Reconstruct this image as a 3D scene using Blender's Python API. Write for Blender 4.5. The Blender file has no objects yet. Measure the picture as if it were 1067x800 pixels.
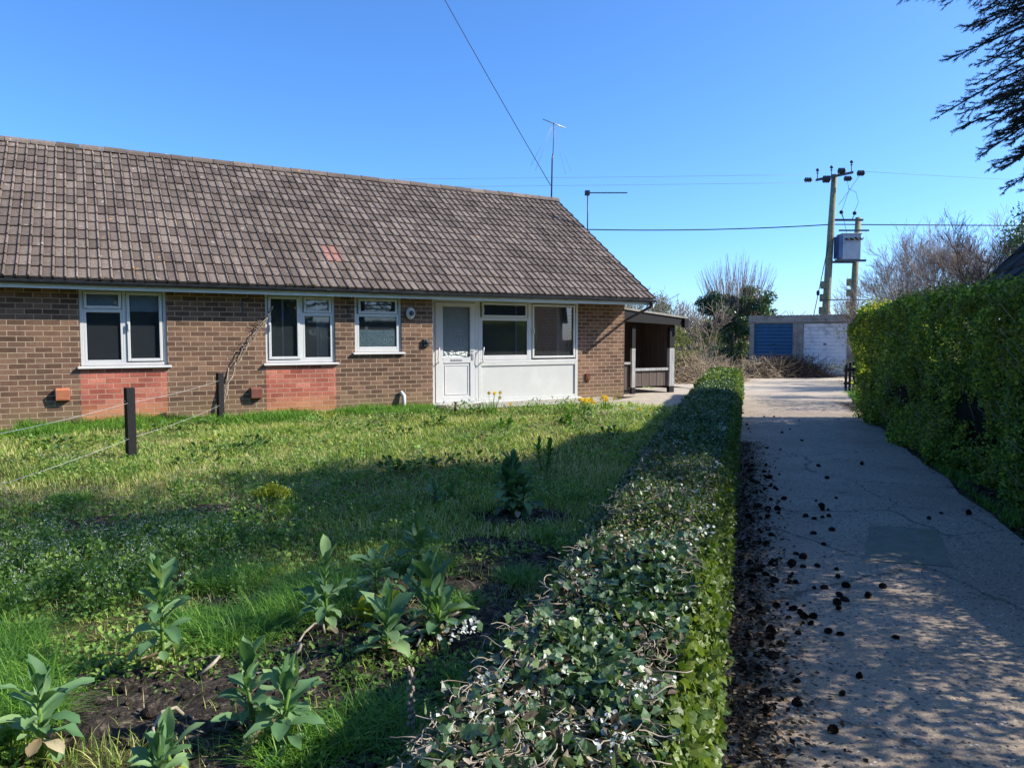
import bpy, math, random
import numpy as np
from mathutils import Vector
random.seed(7); RNG = np.random.default_rng(11)
R = math.radians
sc = bpy.context.scene
COL = sc.collection
# ------------------------------------------------------------------ helpers
def tag(o, label=None, cat=None, group=None, kind=None):
    if label: o['label'] = label
    if cat: o['category'] = cat
    if group: o['group'] = group
    if kind: o['kind'] = kind
    return o
def thing(name, label, cat, loc=(0, 0, 0), rz=0.0, group=None):
    o = bpy.data.objects.new(name, None); COL.objects.link(o)
    o.location = loc; o.rotation_euler = (0, 0, rz); o.empty_display_size = .2
    return tag(o, label, cat, group)
def np_mesh(name, V, lv, ls, mats, mi=None, smooth=False, parent=None, off=None):
    V = np.asarray(V, dtype=np.float32).reshape(-1, 3)
    if off is not None: V = V - np.asarray(off, dtype=np.float32)
    me = bpy.data.meshes.new(name)
    me.vertices.add(len(V)); me.vertices.foreach_set('co', V.ravel())
    lv = np.asarray(lv, dtype=np.int32); ls = np.asarray(ls, dtype=np.int32)
    me.loops.add(len(lv)); me.loops.foreach_set('vertex_index', lv)
    me.polygons.add(len(ls)); me.polygons.foreach_set('loop_start', ls)
    if mi is not None: me.polygons.foreach_set('material_index', np.asarray(mi, dtype=np.int32))
    me.polygons.foreach_set('use_smooth', np.full(len(ls), bool(smooth)) if np.isscalar(smooth) else np.asarray(smooth, dtype=bool))
    for m in (mats if isinstance(mats, (list, tuple)) else [mats]): me.materials.append(m)
    me.update(calc_edges=True)
    o = bpy.data.objects.new(name, me); COL.objects.link(o)
    if parent is not None: o.parent = parent
    return o
class MB:
    def __init__(s): s.v = []; s.f = []; s.m = []; s.s = []
    def add(s, vs, fs, mat=0, smooth=False):
        b = len(s.v); s.v.extend(vs)
        for f in fs: s.f.append([b + i for i in f]); s.m.append(mat); s.s.append(smooth)
    def box(s, x0, x1, y0, y1, z0, z1, mat=0):
        if x0 > x1: x0, x1 = x1, x0
        if y0 > y1: y0, y1 = y1, y0
        if z0 > z1: z0, z1 = z1, z0
        s.add([(x0, y0, z0), (x1, y0, z0), (x1, y1, z0), (x0, y1, z0), (x0, y0, z1), (x1, y0, z1), (x1, y1, z1), (x0, y1, z1)],
              [(0, 3, 2, 1), (4, 5, 6, 7), (0, 1, 5, 4), (1, 2, 6, 5), (2, 3, 7, 6), (3, 0, 4, 7)], mat)
    def prism(s, pts, y0, y1, mat=0):      # polygon in xz extruded along y
        n = len(pts)
        s.add([(x, y0, z) for x, z in pts] + [(x, y1, z) for x, z in pts],
              [tuple(range(n)), tuple(range(2 * n - 1, n - 1, -1))] + [(i, i + n, (i + 1) % n + n, (i + 1) % n) for i in range(n)], mat)
    def tube(s, pts, rad, n=6, mat=0, cap=True, smooth=True):
        pts = [Vector(p) for p in pts]
        if not isinstance(rad, (list, tuple)): rad = [rad] * len(pts)
        up = None; vs = []
        for i, p in enumerate(pts):
            d = (pts[min(i + 1, len(pts) - 1)] - pts[max(i - 1, 0)])
            if d.length < 1e-9: d = Vector((0, 0, 1))
            d.normalize()
            if up is None: up = Vector((0, 0, 1)) if abs(d.z) < .9 else Vector((1, 0, 0))
            a = d.cross(up)
            if a.length < 1e-6: a = d.cross(Vector((1, .3, 0)))
            a.normalize(); b = a.cross(d); up = b
            for k in range(n):
                t = 2 * math.pi * k / n
                vs.append(tuple(p + a * (math.cos(t) * rad[i]) + b * (math.sin(t) * rad[i])))
        fs = []
        for i in range(len(pts) - 1):
            for k in range(n):
                k2 = (k + 1) % n
                fs.append((i * n + k, i * n + k2, (i + 1) * n + k2, (i + 1) * n + k))
        if cap: fs.append(tuple(range(n - 1, -1, -1))); fs.append(tuple(range((len(pts) - 1) * n, len(pts) * n)))
        s.add(vs, fs, mat, smooth)
    def disc(s, c, r, h, n=14, mat=0, axis='z'):
        a = {'z': (0, 0, h), 'y': (0, h, 0), 'x': (h, 0, 0)}[axis]
        s.tube([c, (c[0] + a[0], c[1] + a[1], c[2] + a[2])], r, n, mat, True, False)
    def ball(s, c, r, nu=10, nv=6, mat=0, sc=(1, 1, 1), jit=0):
        vs = []; fs = []
        for j in range(nv + 1):
            t = math.pi * j / nv
            for i in range(nu):
                p = 2 * math.pi * i / nu; q = r * (1 + random.uniform(-jit, jit))
                vs.append((c[0] + q * sc[0] * math.sin(t) * math.cos(p), c[1] + q * sc[1] * math.sin(t) * math.sin(p), c[2] + q * sc[2] * math.cos(t)))
        for j in range(nv):
            for i in range(nu): fs.append((j * nu + i, (j + 1) * nu + i, (j + 1) * nu + (i + 1) % nu, j * nu + (i + 1) % nu))
        s.add(vs, fs, mat, True)
    def build(s, name, mats, parent=None, off=None, bevel=0):
        lv = [i for f in s.f for i in f]; ls = []; t = 0
        for f in s.f: ls.append(t); t += len(f)
        o = np_mesh(name, s.v, lv, ls, mats, s.m, s.s, parent, off)
        if bevel:
            b = o.modifiers.new('bevel', 'BEVEL'); b.width = bevel; b.segments = 2; b.limit_method = 'ANGLE'
        return o
# numpy lattice noise
_lat = RNG.random((256, 256))
def vnoise(x, y, s=1.0):
    x = np.asarray(x) * s + 100.3; y = np.asarray(y) * s + 57.7
    xi = np.floor(x).astype(int); yi = np.floor(y).astype(int); fx = x - xi; fy = y - yi
    fx = fx * fx * (3 - 2 * fx); fy = fy * fy * (3 - 2 * fy)
    a = _lat[xi % 256, yi % 256]; b = _lat[(xi + 1) % 256, yi % 256]; c = _lat[xi % 256, (yi + 1) % 256]; d = _lat[(xi + 1) % 256, (yi + 1) % 256]
    return (a * (1 - fx) + b * fx) * (1 - fy) + (c * (1 - fx) + d * fx) * fy
def norm(a): return a / np.maximum(np.linalg.norm(a, axis=-1, keepdims=True), 1e-9)
# ------------------------------------------------------------------ leaves
def tpl(vs, fs): return (np.array(vs, dtype=float), fs)
T_OVAL = tpl([(0, 0, 0), (0, .5, -.03), (0, 1, -.12), (.27, .25, .06), (.3, .6, .05), (-.27, .25, .06), (-.3, .6, .05)], [(0, 3, 4, 2, 1), (0, 1, 2, 6, 5)])
T_DIAM = tpl([(0, 0, 0), (.32, .45, .04), (0, 1, 0), (-.32, .5, .02)], [(0, 1, 2, 3)])
T_SLIM = tpl([(0, 0, 0), (.1, .4, .02), (0, 1, 0), (-.1, .5, .02)], [(0, 1, 2, 3)])
T_IVY = tpl([(0, 0, 0), (0, .45, .02), (0, 1, -.1), (.36, -.06, .07), (.38, .20, .06), (.50, .46, .09), (.29, .62, .05), (-.36, -.06, .07), (-.38, .20, .06), (-.50, .46, .09), (-.29, .62, .05)],
            [(0, 3, 4, 5, 6, 2, 1), (0, 1, 2, 10, 9, 8, 7)])
T_NEEDLE = tpl([(-.03, 0, 0), (.03, 0, 0), (0, 1, 0)], [(0, 1, 2)])
def leaves(P, D, N, S, T, W=None):
    """positions, length directions, normals, sizes -> arrays"""
    V, F = T
    P = np.asarray(P); D = norm(np.asarray(D)); N = np.asarray(N)
    X = norm(np.cross(D, N)); Z = np.cross(X, D)
    S = np.asarray(S).reshape(-1, 1, 1)
    W = 1.0 if W is None else np.asarray(W).reshape(-1, 1, 1)
    out = P[:, None, :] + S * (W * V[None, :, 0:1] * X[:, None, :] + V[None, :, 1:2] * D[:, None, :] + V[None, :, 2:3] * Z[:, None, :])
    n = len(P); k = len(V)
    fl = np.array([i for f in F for i in f]); st = np.cumsum([0] + [len(f) for f in F])[:-1]; L = len(fl)
    lv = (fl[None, :] + (np.arange(n) * k)[:, None]).ravel(); ls = (st[None, :] + (np.arange(n) * L)[:, None]).ravel()
    return out.reshape(-1, 3), lv, ls
def merge(*parts):
    V = []; lv = []; ls = []; a = b = 0
    for v, l, s in parts:
        V.append(v); lv.append(l + a); ls.append(s + b); a += len(v); b += len(l)
    return np.concatenate(V), np.concatenate(lv), np.concatenate(ls)
def rdir(n, bias=(0, 0, 0)): return norm(RNG.normal(size=(n, 3)) * .6 + np.array(bias))
def leaf_obj(name, arr, mat, parent=None, off=None, smooth=False): return np_mesh(name, arr[0], arr[1], arr[2], mat, None, smooth, parent, off)
def blades(P, H, lean, wid, curl=.5, seg=3):
    n = len(P); th = RNG.random(n) * 2 * math.pi
    d = np.stack([np.cos(th), np.sin(th), np.zeros(n)], 1) * np.asarray(lean)[:, None]
    side = np.stack([-np.sin(th), np.cos(th), np.zeros(n)], 1) * np.asarray(wid)[:, None]
    rows = []
    for i in range(seg + 1):
        t = i / seg; z = H * (t - curl * t * t * np.asarray(lean) * .6)
        c = P + d * (H * t * t)[:, None] + np.stack([np.zeros(n), np.zeros(n), z], 1)
        if i < seg: rows.append(c - side * (1 - t * .75)); rows.append(c + side * (1 - t * .75))
        else: rows.append(c)
    V = np.stack(rows, 1); k = 2 * seg + 1
    F = [(2 * i, 2 * i + 1, 2 * i + 3, 2 * i + 2) for i in range(seg - 1)] + [(2 * seg - 2, 2 * seg - 1, 2 * seg)]
    fl = np.array([i for f in F for i in f]); st = np.cumsum([0] + [len(f) for f in F])[:-1]; L = len(fl)
    return V.reshape(-1, 3), (fl[None] + (np.arange(n) * k)[:, None]).ravel(), (st[None] + (np.arange(n) * L)[:, None]).ravel()
# ------------------------------------------------------------------ materials
def newmat(name):
    m = bpy.data.materials.new(name); m.use_nodes = True; nt = m.node_tree; nt.nodes.clear()
    return m, nt, nt.nodes, nt.links
def ramp(nd, stops, interp='LINEAR'):
    r = nd.new('ShaderNodeValToRGB'); cr = r.color_ramp; cr.interpolation = interp
    while len(cr.elements) < len(stops): cr.elements.new(.5)
    for e, (p, c) in zip(cr.elements, stops): e.position = p; e.color = (c[0], c[1], c[2], 1)
    return r
def noise(nd, lk, vec, scale, detail=4, rough=.55, dist=0):
    n = nd.new('ShaderNodeTexNoise'); n.inputs['Scale'].default_value = scale; n.inputs['Detail'].default_value = detail
    n.inputs['Roughness'].default_value = rough; n.inputs['Distortion'].default_value = dist
    if vec is not None: lk.new(vec, n.inputs['Vector'])
    return n
def mix(nd, lk, f, a, b, mode='MIX'):
    m = nd.new('ShaderNodeMix'); m.data_type = 'RGBA'; m.blend_type = mode
    for s, v in ((m.inputs['Factor'], f), (m.inputs[6], a), (m.inputs[7], b)):
        if isinstance(v, bpy.types.NodeSocket): lk.new(v, s)
        elif isinstance(v, (int, float)): s.default_value = v
        else: s.default_value = (v[0], v[1], v[2], 1)
    return m.outputs[2]
def math_(nd, lk, op, a, b=None, c=None):
    m = nd.new('ShaderNodeMath'); m.operation = op
    for s, v in zip(m.inputs, (a, b, c)):
        if v is None: continue
        if isinstance(v, bpy.types.NodeSocket): lk.new(v, s)
        else: s.default_value = v
    return m.outputs[0]
def out(nd, lk, sh):
    o = nd.new('ShaderNodeOutputMaterial'); lk.new(sh, o.inputs['Surface'])
def bump(nd, lk, h, strength=.5, dist=.01, normal=None):
    b = nd.new('ShaderNodeBump'); b.inputs['Strength'].default_value = strength; b.inputs['Distance'].default_value = dist
    lk.new(h, b.inputs['Height'])
    if normal is not None: lk.new(normal, b.inputs['Normal'])
    return b.outputs[0]
def mottled(name, c1, c2, scale=6, rough=.8, spec=.3, bumps=.3, bscale=60, metallic=0, c3=None, s3=1.3, bd=.004):
    m, nt, nd, lk = newmat(name)
    g = nd.new('ShaderNodeTexCoord').outputs['Object']
    n = noise(nd, lk, g, scale, 6, .65); r = ramp(nd, [(.33, c1), (.67, c2)]); lk.new(n.outputs[0], r.inputs[0]); c = r.outputs[0]
    if c3 is not None:
        n3 = noise(nd, lk, g, s3, 5, .7); r3 = ramp(nd, [(.52, (0, 0, 0)), (.66, (1, 1, 1))]); lk.new(n3.outputs[0], r3.inputs[0])
        c = mix(nd, lk, r3.outputs[0], c, c3)
    p = nd.new('ShaderNodeBsdfPrincipled'); lk.new(c, p.inputs['Base Color']); p.inputs['Roughness'].default_value = rough
    p.inputs['Specular IOR Level'].default_value = spec; p.inputs['Metallic'].default_value = metallic
    if bumps:
        n2 = noise(nd, lk, g, bscale, 4, .6); lk.new(bump(nd, lk, n2.outputs[0], bumps, bd), p.inputs['Normal'])
    out(nd, lk, p.outputs[0]); return m
GAIN = {'grass_blades': 1.65, 'lush_grass': 1.4, 'weed_leaves': 1.55, 'broad_leaves': 1.5, 'ivy_leaves': 1.6, 'dark_leaves': 1.6, 'olive_leaves': 1.45, 'spruce_needles': 1.3, 'hedge_leaves': 2.1, 'leaf_litter': 1.5, 'young_leaves': 1.15}
def foliage(name, stops, trans=.35, rough=.5, spec=.35, clump=.6, cs=1.5, vein=False):
    m, nt, nd, lk = newmat(name); gn = GAIN.get(name, 1.0); stops = [(p_, tuple(min(.85, v_ * gn) for v_ in c_)) for p_, c_ in stops]
    geo = nd.new('ShaderNodeNewGeometry'); g = geo.outputs['Position']
    n = noise(nd, lk, g, cs, 3, .6)
    f = math_(nd, lk, 'MULTIPLY_ADD', n.outputs[0], clump, -clump * .5)
    v = math_(nd, lk, 'ADD', geo.outputs['Random Per Island'], f)
    r = ramp(nd, stops); lk.new(v, r.inputs[0]); c = r.outputs[0]
    p = nd.new('ShaderNodeBsdfPrincipled'); lk.new(c, p.inputs['Base Color']); p.inputs['Roughness'].default_value = rough
    p.inputs['Specular IOR Level'].default_value = spec
    if trans > 0:
        t = nd.new('ShaderNodeBsdfTranslucent'); tc = mix(nd, lk, 1.0, c, (1.25, 1.3, .6), 'MULTIPLY'); lk.new(tc, t.inputs['Color'])
        ms = nd.new('ShaderNodeMixShader'); ms.inputs[0].default_value = trans
        lk.new(p.outputs[0], ms.inputs[1]); lk.new(t.outputs[0], ms.inputs[2]); out(nd, lk, ms.outputs[0])
    else: out(nd, lk, p.outputs[0])
    return m
M = {}
def brick(name, c1, c2, c3, mortar, grad=None):
    m, nt, nd, lk = newmat(name)
    tc = nd.new('ShaderNodeTexCoord').outputs['Object']
    sx = nd.new('ShaderNodeSeparateXYZ'); lk.new(tc, sx.inputs[0])
    cx = nd.new('ShaderNodeCombineXYZ'); lk.new(math_(nd, lk, 'ADD', sx.outputs[0], sx.outputs[1]), cx.inputs[0]); lk.new(sx.outputs[2], cx.inputs[1])
    wob = noise(nd, lk, tc, 7, 2); wv = nd.new('ShaderNodeVectorMath'); wv.operation = 'SCALE'; lk.new(wob.outputs[1], wv.inputs[0]); wv.inputs['Scale'].default_value = .006
    va = nd.new('ShaderNodeVectorMath'); va.operation = 'ADD'; lk.new(cx.outputs[0], va.inputs[0]); lk.new(wv.outputs[0], va.inputs[1])
    b = nd.new('ShaderNodeTexBrick'); lk.new(va.outputs[0], b.inputs['Vector'])
    b.inputs['Scale'].default_value = 1; b.inputs['Brick Width'].default_value = .25; b.inputs['Row Height'].default_value = .09
    b.inputs['Mortar Size'].default_value = .008; b.inputs['Mortar Smooth'].default_value = .35; b.inputs['Bias'].default_value = 0
    b.inputs['Color1'].default_value = (0, 0, 0, 1); b.inputs['Color2'].default_value = (1, 1, 1, 1); b.inputs['Mortar'].default_value = (.5, .5, .5, 1)
    r = ramp(nd, [(0, c1), (.5, c2), (1, c3)]); lk.new(b.outputs['Color'], r.inputs[0])
    n1 = noise(nd, lk, tc, 26, 5, .7); rr = ramp(nd, [(.3, (.75, .75, .75)), (.7, (1.22, 1.2, 1.17))]); lk.new(n1.outputs[0], rr.inputs[0])
    c = mix(nd, lk, 1.0, r.outputs[0], rr.outputs[0], 'MULTIPLY')
    n4 = noise(nd, lk, tc, 1.6, 4, .6); r4 = ramp(nd, [(.32, (.70, .70, .72)), (.7, (1.25, 1.18, 1.1))]); lk.new(n4.outputs[0], r4.inputs[0])
    c = mix(nd, lk, 1.0, c, r4.outputs[0], 'MULTIPLY')
    if grad is not None:      # weathered algae / rust staining low down
        n5 = noise(nd, lk, tc, 3, 4, .6)
        h = math_(nd, lk, 'MULTIPLY_ADD', n5.outputs[0], .35, sx.outputs[2]); g5 = nd.new('ShaderNodeMapRange'); lk.new(h, g5.inputs[0])
        g5.inputs[1].default_value = .62; g5.inputs[2].default_value = .22; g5.inputs[3].default_value = 0; g5.inputs[4].default_value = .75
        c = mix(nd, lk, g5.outputs[0], c, grad)
    n3 = noise(nd, lk, tc, 9, 5, .7); mo = ramp(nd, [(.3, tuple(x * .7 for x in mortar)), (.7, mortar)]); lk.new(n3.outputs[0], mo.inputs[0])
    c = mix(nd, lk, b.outputs['Fac'], c, mo.outputs[0])
    p = nd.new('ShaderNodeBsdfPrincipled'); lk.new(c, p.inputs['Base Color']); p.inputs['Roughness'].default_value = .9; p.inputs['Specular IOR Level'].default_value = .2
    inv = math_(nd, lk, 'SUBTRACT', 1.0, b.outputs['Fac']); h = math_(nd, lk, 'MULTIPLY_ADD', n1.outputs[0], .35, inv)
    lk.new(bump(nd, lk, h, .8, .006), p.inputs['Normal']); out(nd, lk, p.outputs[0]); return m
M['brick'] = brick('brick', (.105, .062, .045), (.165, .100, .070), (.225, .140, .096), (.46, .35, .235), (.22, .155, .085))
M['redbrick'] = brick('red_brick', (.30, .085, .06), (.42, .135, .10), (.50, .20, .145), (.52, .33, .23), (.46, .25, .10))
M['pvc'] = mottled('white_pvc', (.54, .55, .54), (.60, .60, .58), 3, .35, .45, .03, 40)
M['board'] = mottled('white_board', (.49, .50, .47), (.55, .55, .51), 2.2, .5, .35, .06, 25, c3=(.56, .57, .53), s3=.9)
M['fascia'] = mottled('fascia_paint', (.62, .66, .62), (.74, .76, .70), 3, .5, .35, .1, 30)
M['gutter'] = mottled('black_plastic', (.022, .024, .03), (.05, .052, .06), 8, .45, .4, .05, 30)
M['blackwood'] = mottled('black_wood', (.006, .006, .007), (.013, .012, .013), 20, .75, .3, .4, 60)
M['brownboards'] = None
M['conc'] = mottled('concrete', (.26, .24, .21), (.40, .37, .31), 9, .9, .2, .5, 90, c3=(.17, .155, .13), s3=2.2)
M['paving'] = mottled('paving', (.36, .31, .24), (.50, .43, .33), 5, .9, .2, .5, 80, c3=(.25, .21, .16), s3=1.1)
M['terracotta'] = mottled('terracotta', (.40, .13, .07), (.50, .19, .10), 9, .7, .3, .15, 60)
M['redbrown'] = mottled('red_brown_plastic', (.17, .065, .05), (.23, .09, .065), 9, .6, .3, .1, 60)
M['steel'] = mottled('galvanised', (.34, .35, .36), (.50, .51, .52), 12, .45, .5, .1, 40, .7)
M['darkmetal'] = mottled('dark_metal', (.04, .045, .05), (.09, .095, .10), 14, .5, .5, .1, 40, .4)
M['rust'] = mottled('rust', (.07, .03, .018), (.15, .06, .03), 20, .9, .2, .4, 80)
M['bark'] = mottled('bark', (.085, .065, .05), (.17, .14, .11), 12, .9, .15, .8, 35, bd=.02)
M['twig'] = mottled('twig', (.20, .155, .125), (.34, .27, .22), 5, .9, .1, 0)
M['twigdark'] = mottled('dark_twig', (.055, .042, .035), (.12, .095, .08), 5, .9, .1, 0)
M['twigtan'] = mottled('tan_twig', (.26, .20, .13), (.50, .41, .29), 3, .9, .1, 0)
M['deadstem'] = mottled('dead_stem', (.20, .165, .12), (.46, .40, .31), 11, .9, .1, 0)
M['polewood'] = mottled('pole_wood', (.20, .185, .12), (.34, .32, .20), 7, .9, .15, .5, 30, c3=(.20, .22, .11), s3=1)
M['wire'] = mottled('cable', (.025, .025, .028), (.04, .04, .045), 4, .7, .3, 0)
M['wiregrey'] = mottled('grey_wire', (.25, .27, .30), (.33, .35, .38), 4, .6, .3, 0)
M['fencewire'] = mottled('fence_wire', (.50, .52, .50), (.65, .67, .62), 4, .45, .5, 0, 1, .4)
M['interior'] = mottled('plaster', (.30, .28, .25), (.36, .34, .30), 2, .9, .1, 0)
M['blind'] = mottled('blind', (.60, .62, .62), (.70, .71, .70), 4, .8, .2, 0)
M['rubber'] = mottled('black_rubber', (.012, .012, .014), (.02, .02, .022), 8, .6, .3, 0)
def glass(name, tint=(.75, .82, .84), obscure=0, a=.5):
    m, nt, nd, lk = newmat(name)
    g = nd.new('ShaderNodeTexCoord').outputs['Object']
    gl = nd.new('ShaderNodeBsdfGlossy'); gl.inputs['Roughness'].default_value = .02 if not obscure else .12; gl.inputs['Color'].default_value = (1, 1, 1, 1)
    tr = nd.new('ShaderNodeBsdfTransparent'); tr.inputs[0].default_value = (tint[0] * a, tint[1] * a, tint[2] * a, 1)
    fr = nd.new('ShaderNodeFresnel'); fr.inputs[0].default_value = 1.55
    if obscure:
        w = nd.new('ShaderNodeTexVoronoi'); w.inputs['Scale'].default_value = obscure; lk.new(g, w.inputs['Vector'])
        b = bump(nd, lk, w.outputs[0], .9, .01); lk.new(b, gl.inputs['Normal']); lk.new(b, fr.inputs['Normal'])
        tl = nd.new('ShaderNodeBsdfTranslucent'); tl.inputs[0].default_value = (.10, .17, .18, 1)
        df = nd.new('ShaderNodeBsdfDiffuse'); rr = ramp(nd, [(.15, (.02, .04, .045)), (.6, (.11, .17, .175))]); lk.new(w.outputs[0], rr.inputs[0]); lk.new(rr.outputs[0], df.inputs[0])
        ms0 = nd.new('ShaderNodeMixShader'); ms0.inputs[0].default_value = .4; lk.new(df.outputs[0], ms0.inputs[1]); lk.new(tl.outputs[0], ms0.inputs[2]); base = ms0.outputs[0]
    else:
        n = noise(nd, lk, g, 1.1, 1); lk.new(bump(nd, lk, n.outputs[0], .03, .02), gl.inputs['Normal']); base = tr.outputs[0]
    if not obscure:
        dd_ = nd.new('ShaderNodeBsdfDiffuse'); dd_.inputs[0].default_value = (.22, .27, .31, 1); m9 = nd.new('ShaderNodeMixShader'); m9.inputs[0].default_value = .10; lk.new(base, m9.inputs[1]); lk.new(dd_.outputs[0], m9.inputs[2]); base = m9.outputs[0]
    f2 = math_(nd, lk, 'MULTIPLY_ADD', fr.outputs[0], 1.1, .03)
    ms = nd.new('ShaderNodeMixShader'); lk.new(f2, ms.inputs[0]); lk.new(base, ms.inputs[1]); lk.new(gl.outputs[0], ms.inputs[2]); out(nd, lk, ms.outputs[0])
    return m
M['glass'] = glass('window_glass', a=.8); M['obscure'] = glass('patterned_glass', obscure=38); M['ripple'] = glass('rippled_glass', obscure=55)
def tilemat(name, c1, c2, c3):
    m, nt, nd, lk = newmat(name)
    geo = nd.new('ShaderNodeNewGeometry'); tc = nd.new('ShaderNodeTexCoord').outputs['Object']
    r = ramp(nd, [(0, c1), (.5, c2), (1, c3)]); lk.new(geo.outputs['Random Per Island'], r.inputs[0]); c = r.outputs[0]
    n = noise(nd, lk, tc, 22, 5, .7); rr = ramp(nd, [(.3, (.62, .62, .62)), (.72, (1.3, 1.28, 1.25))]); lk.new(n.outputs[0], rr.inputs[0]); c = mix(nd, lk, 1, c, rr.outputs[0], 'MULTIPLY')
    n = noise(nd, lk, tc, .9, 4, .6); rr = ramp(nd, [(.3, (.8, .78, .78)), (.7, (1.12, 1.12, 1.1))]); lk.new(n.outputs[0], rr.inputs[0]); c = mix(nd, lk, 1, c, rr.outputs[0], 'MULTIPLY')
    # pale and rust lichen blotches, dark moss
    for sc_, lo, hi, col, off_ in ((7, .67, .72, (.46, .42, .36), 0), (2.5, .66, .74, (.075, .06, .045), 11), (5, .70, .735, (.42, .22, .06), 31), (14, .67, .72, (.055, .045, .03), 57)):
        vm = nd.new('ShaderNodeVectorMath'); vm.operation = 'ADD'; lk.new(tc, vm.inputs[0]); vm.inputs[1].default_value = (off_, off_, off_)
        q = noise(nd, lk, vm.outputs[0], sc_, 4, .6); qr = ramp(nd, [(lo, (0, 0, 0)), (hi, (.85, .85, .85))]); lk.new(q.outputs[0], qr.inputs[0]); c = mix(nd, lk, qr.outputs[0], c, col)
    p = nd.new('ShaderNodeBsdfPrincipled'); lk.new(c, p.inputs['Base Color']); p.inputs['Roughness'].default_value = .85; p.inputs['Specular IOR Level'].default_value = .25
    n = noise(nd, lk, tc, 70, 4, .7); lk.new(bump(nd, lk, n.outputs[0], .5, .006), p.inputs['Normal']); out(nd, lk, p.outputs[0]); return m
M['tile'] = tilemat('roof_tile', (.115, .090, .072), (.160, .126, .102), (.215, .172, .140))
M['redtile'] = tilemat('red_tile', (.30, .16, .125), (.33, .175, .14), (.35, .19, .15))
M['darktile'] = tilemat('dark_tile', (.022, .020, .020), (.05, .046, .045), (.11, .105, .10))
def boards(name, c1, c2, w=.12):
    m, nt, nd, lk = newmat(name)
    tc = nd.new('ShaderNodeTexCoord').outputs['Object']; mp = nd.new('ShaderNodeMapping'); lk.new(tc, mp.inputs[0]); mp.inputs['Scale'].default_value = (1, 1, .06)
    n = noise(nd, lk, mp.outputs[0], 40, 4, .6); r = ramp(nd, [(.3, c1), (.7, c2)]); lk.new(n.outputs[0], r.inputs[0])
    p = nd.new('ShaderNodeBsdfPrincipled'); lk.new(r.outputs[0], p.inputs['Base Color']); p.inputs['Roughness'].default_value = .85
    lk.new(bump(nd, lk, n.outputs[0], .4, .004), p.inputs['Normal']); out(nd, lk, p.outputs[0]); return m
M['brownboards'] = boards('brown_boards', (.07, .050, .042), (.13, .095, .078))
M['oldpaint'] = boards('flaking_white_paint', (.20, .19, .18), (.48, .48, .46))
# ------------------------------------------------------------------ sun, sky, camera
SUN = Vector((2.07, -.05, 1.45)).normalized()
el = math.asin(SUN.z); az = math.atan2(SUN.x, SUN.y)
w = bpy.data.worlds.new('World'); sc.world = w; w.use_nodes = True; nt = w.node_tree; nt.nodes.clear()
sky = nt.nodes.new('ShaderNodeTexSky'); sky.sky_type = 'NISHITA'; sky.sun_disc = False; sky.sun_elevation = el; sky.sun_rotation = az
sky.air_density = .75; sky.dust_density = .9; sky.ozone_density = 10; sky.altitude = 50
hs = nt.nodes.new('ShaderNodeHueSaturation'); hs.inputs['Saturation'].default_value = 1.05; hs.inputs['Hue'].default_value = .499
bg = nt.nodes.new('ShaderNodeBackground'); bg.inputs[1].default_value = .148
wo = nt.nodes.new('ShaderNodeOutputWorld'); nt.links.new(sky.outputs[0], hs.inputs['Color']); nt.links.new(hs.outputs[0], bg.inputs[0]); nt.links.new(bg.outputs[0], wo.inputs[0])
sl = bpy.data.lights.new('sun', 'SUN'); sl.energy = 3.9; sl.angle = R(.55); sl.color = (1, .94, .83)
so = bpy.data.objects.new('sun', sl); COL.objects.link(so); so.rotation_euler = SUN.to_track_quat('Z', 'Y').to_euler(); so.location = SUN * 50
cam = bpy.data.cameras.new('camera'); co = bpy.data.objects.new('camera', cam); COL.objects.link(co); sc.camera = co
cam.sensor_width = 36; cam.lens = 25.98; cam.clip_end = 2000; cam.clip_start = .05
co.location = (0, 0, 1.5); co.rotation_euler = (R(90) - math.atan(48 / 770), 0, 0)
vs = sc.view_settings; vs.view_transform = 'Standard'; vs.look = 'None'; vs.exposure = 1.08; vs.gamma = 1; vs.use_curve_mapping = False
# ------------------------------------------------------------------ ground, lane
def groundmat():
    m, nt, nd, lk = newmat('garden_ground')
    g = nd.new('ShaderNodeTexCoord').outputs['Object']
    n = noise(nd, lk, g, .9, 6, .65); r = ramp(nd, [(.38, (.035, .026, .018)), (.5, (.075, .075, .03)), (.62, (.12, .105, .055))]); lk.new(n.outputs[0], r.inputs[0])
    n2 = noise(nd, lk, g, 30, 5, .7); rr = ramp(nd, [(.3, (.5, .5, .5)), (.7, (1.5, 1.45, 1.4))]); lk.new(n2.outputs[0], rr.inputs[0])
    c = mix(nd, lk, 1, r.outputs[0], rr.outputs[0], 'MULTIPLY')
    p = nd.new('ShaderNodeBsdfPrincipled'); lk.new(c, p.inputs['Base Color']); p.inputs['Roughness'].default_value = 1; p.inputs['Specular IOR Level'].default_value = .05
    lk.new(bump(nd, lk, n2.outputs[0], 1, .03), p.inputs['Normal']); out(nd, lk, p.outputs[0]); return m
M['ground'] = groundmat()
M['soil'] = mottled('bare_soil', (.020, .016, .013), (.055, .044, .036), 14, 1, .08, 1, 40, c3=(.15, .12, .09), s3=22, bd=.02)
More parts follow.
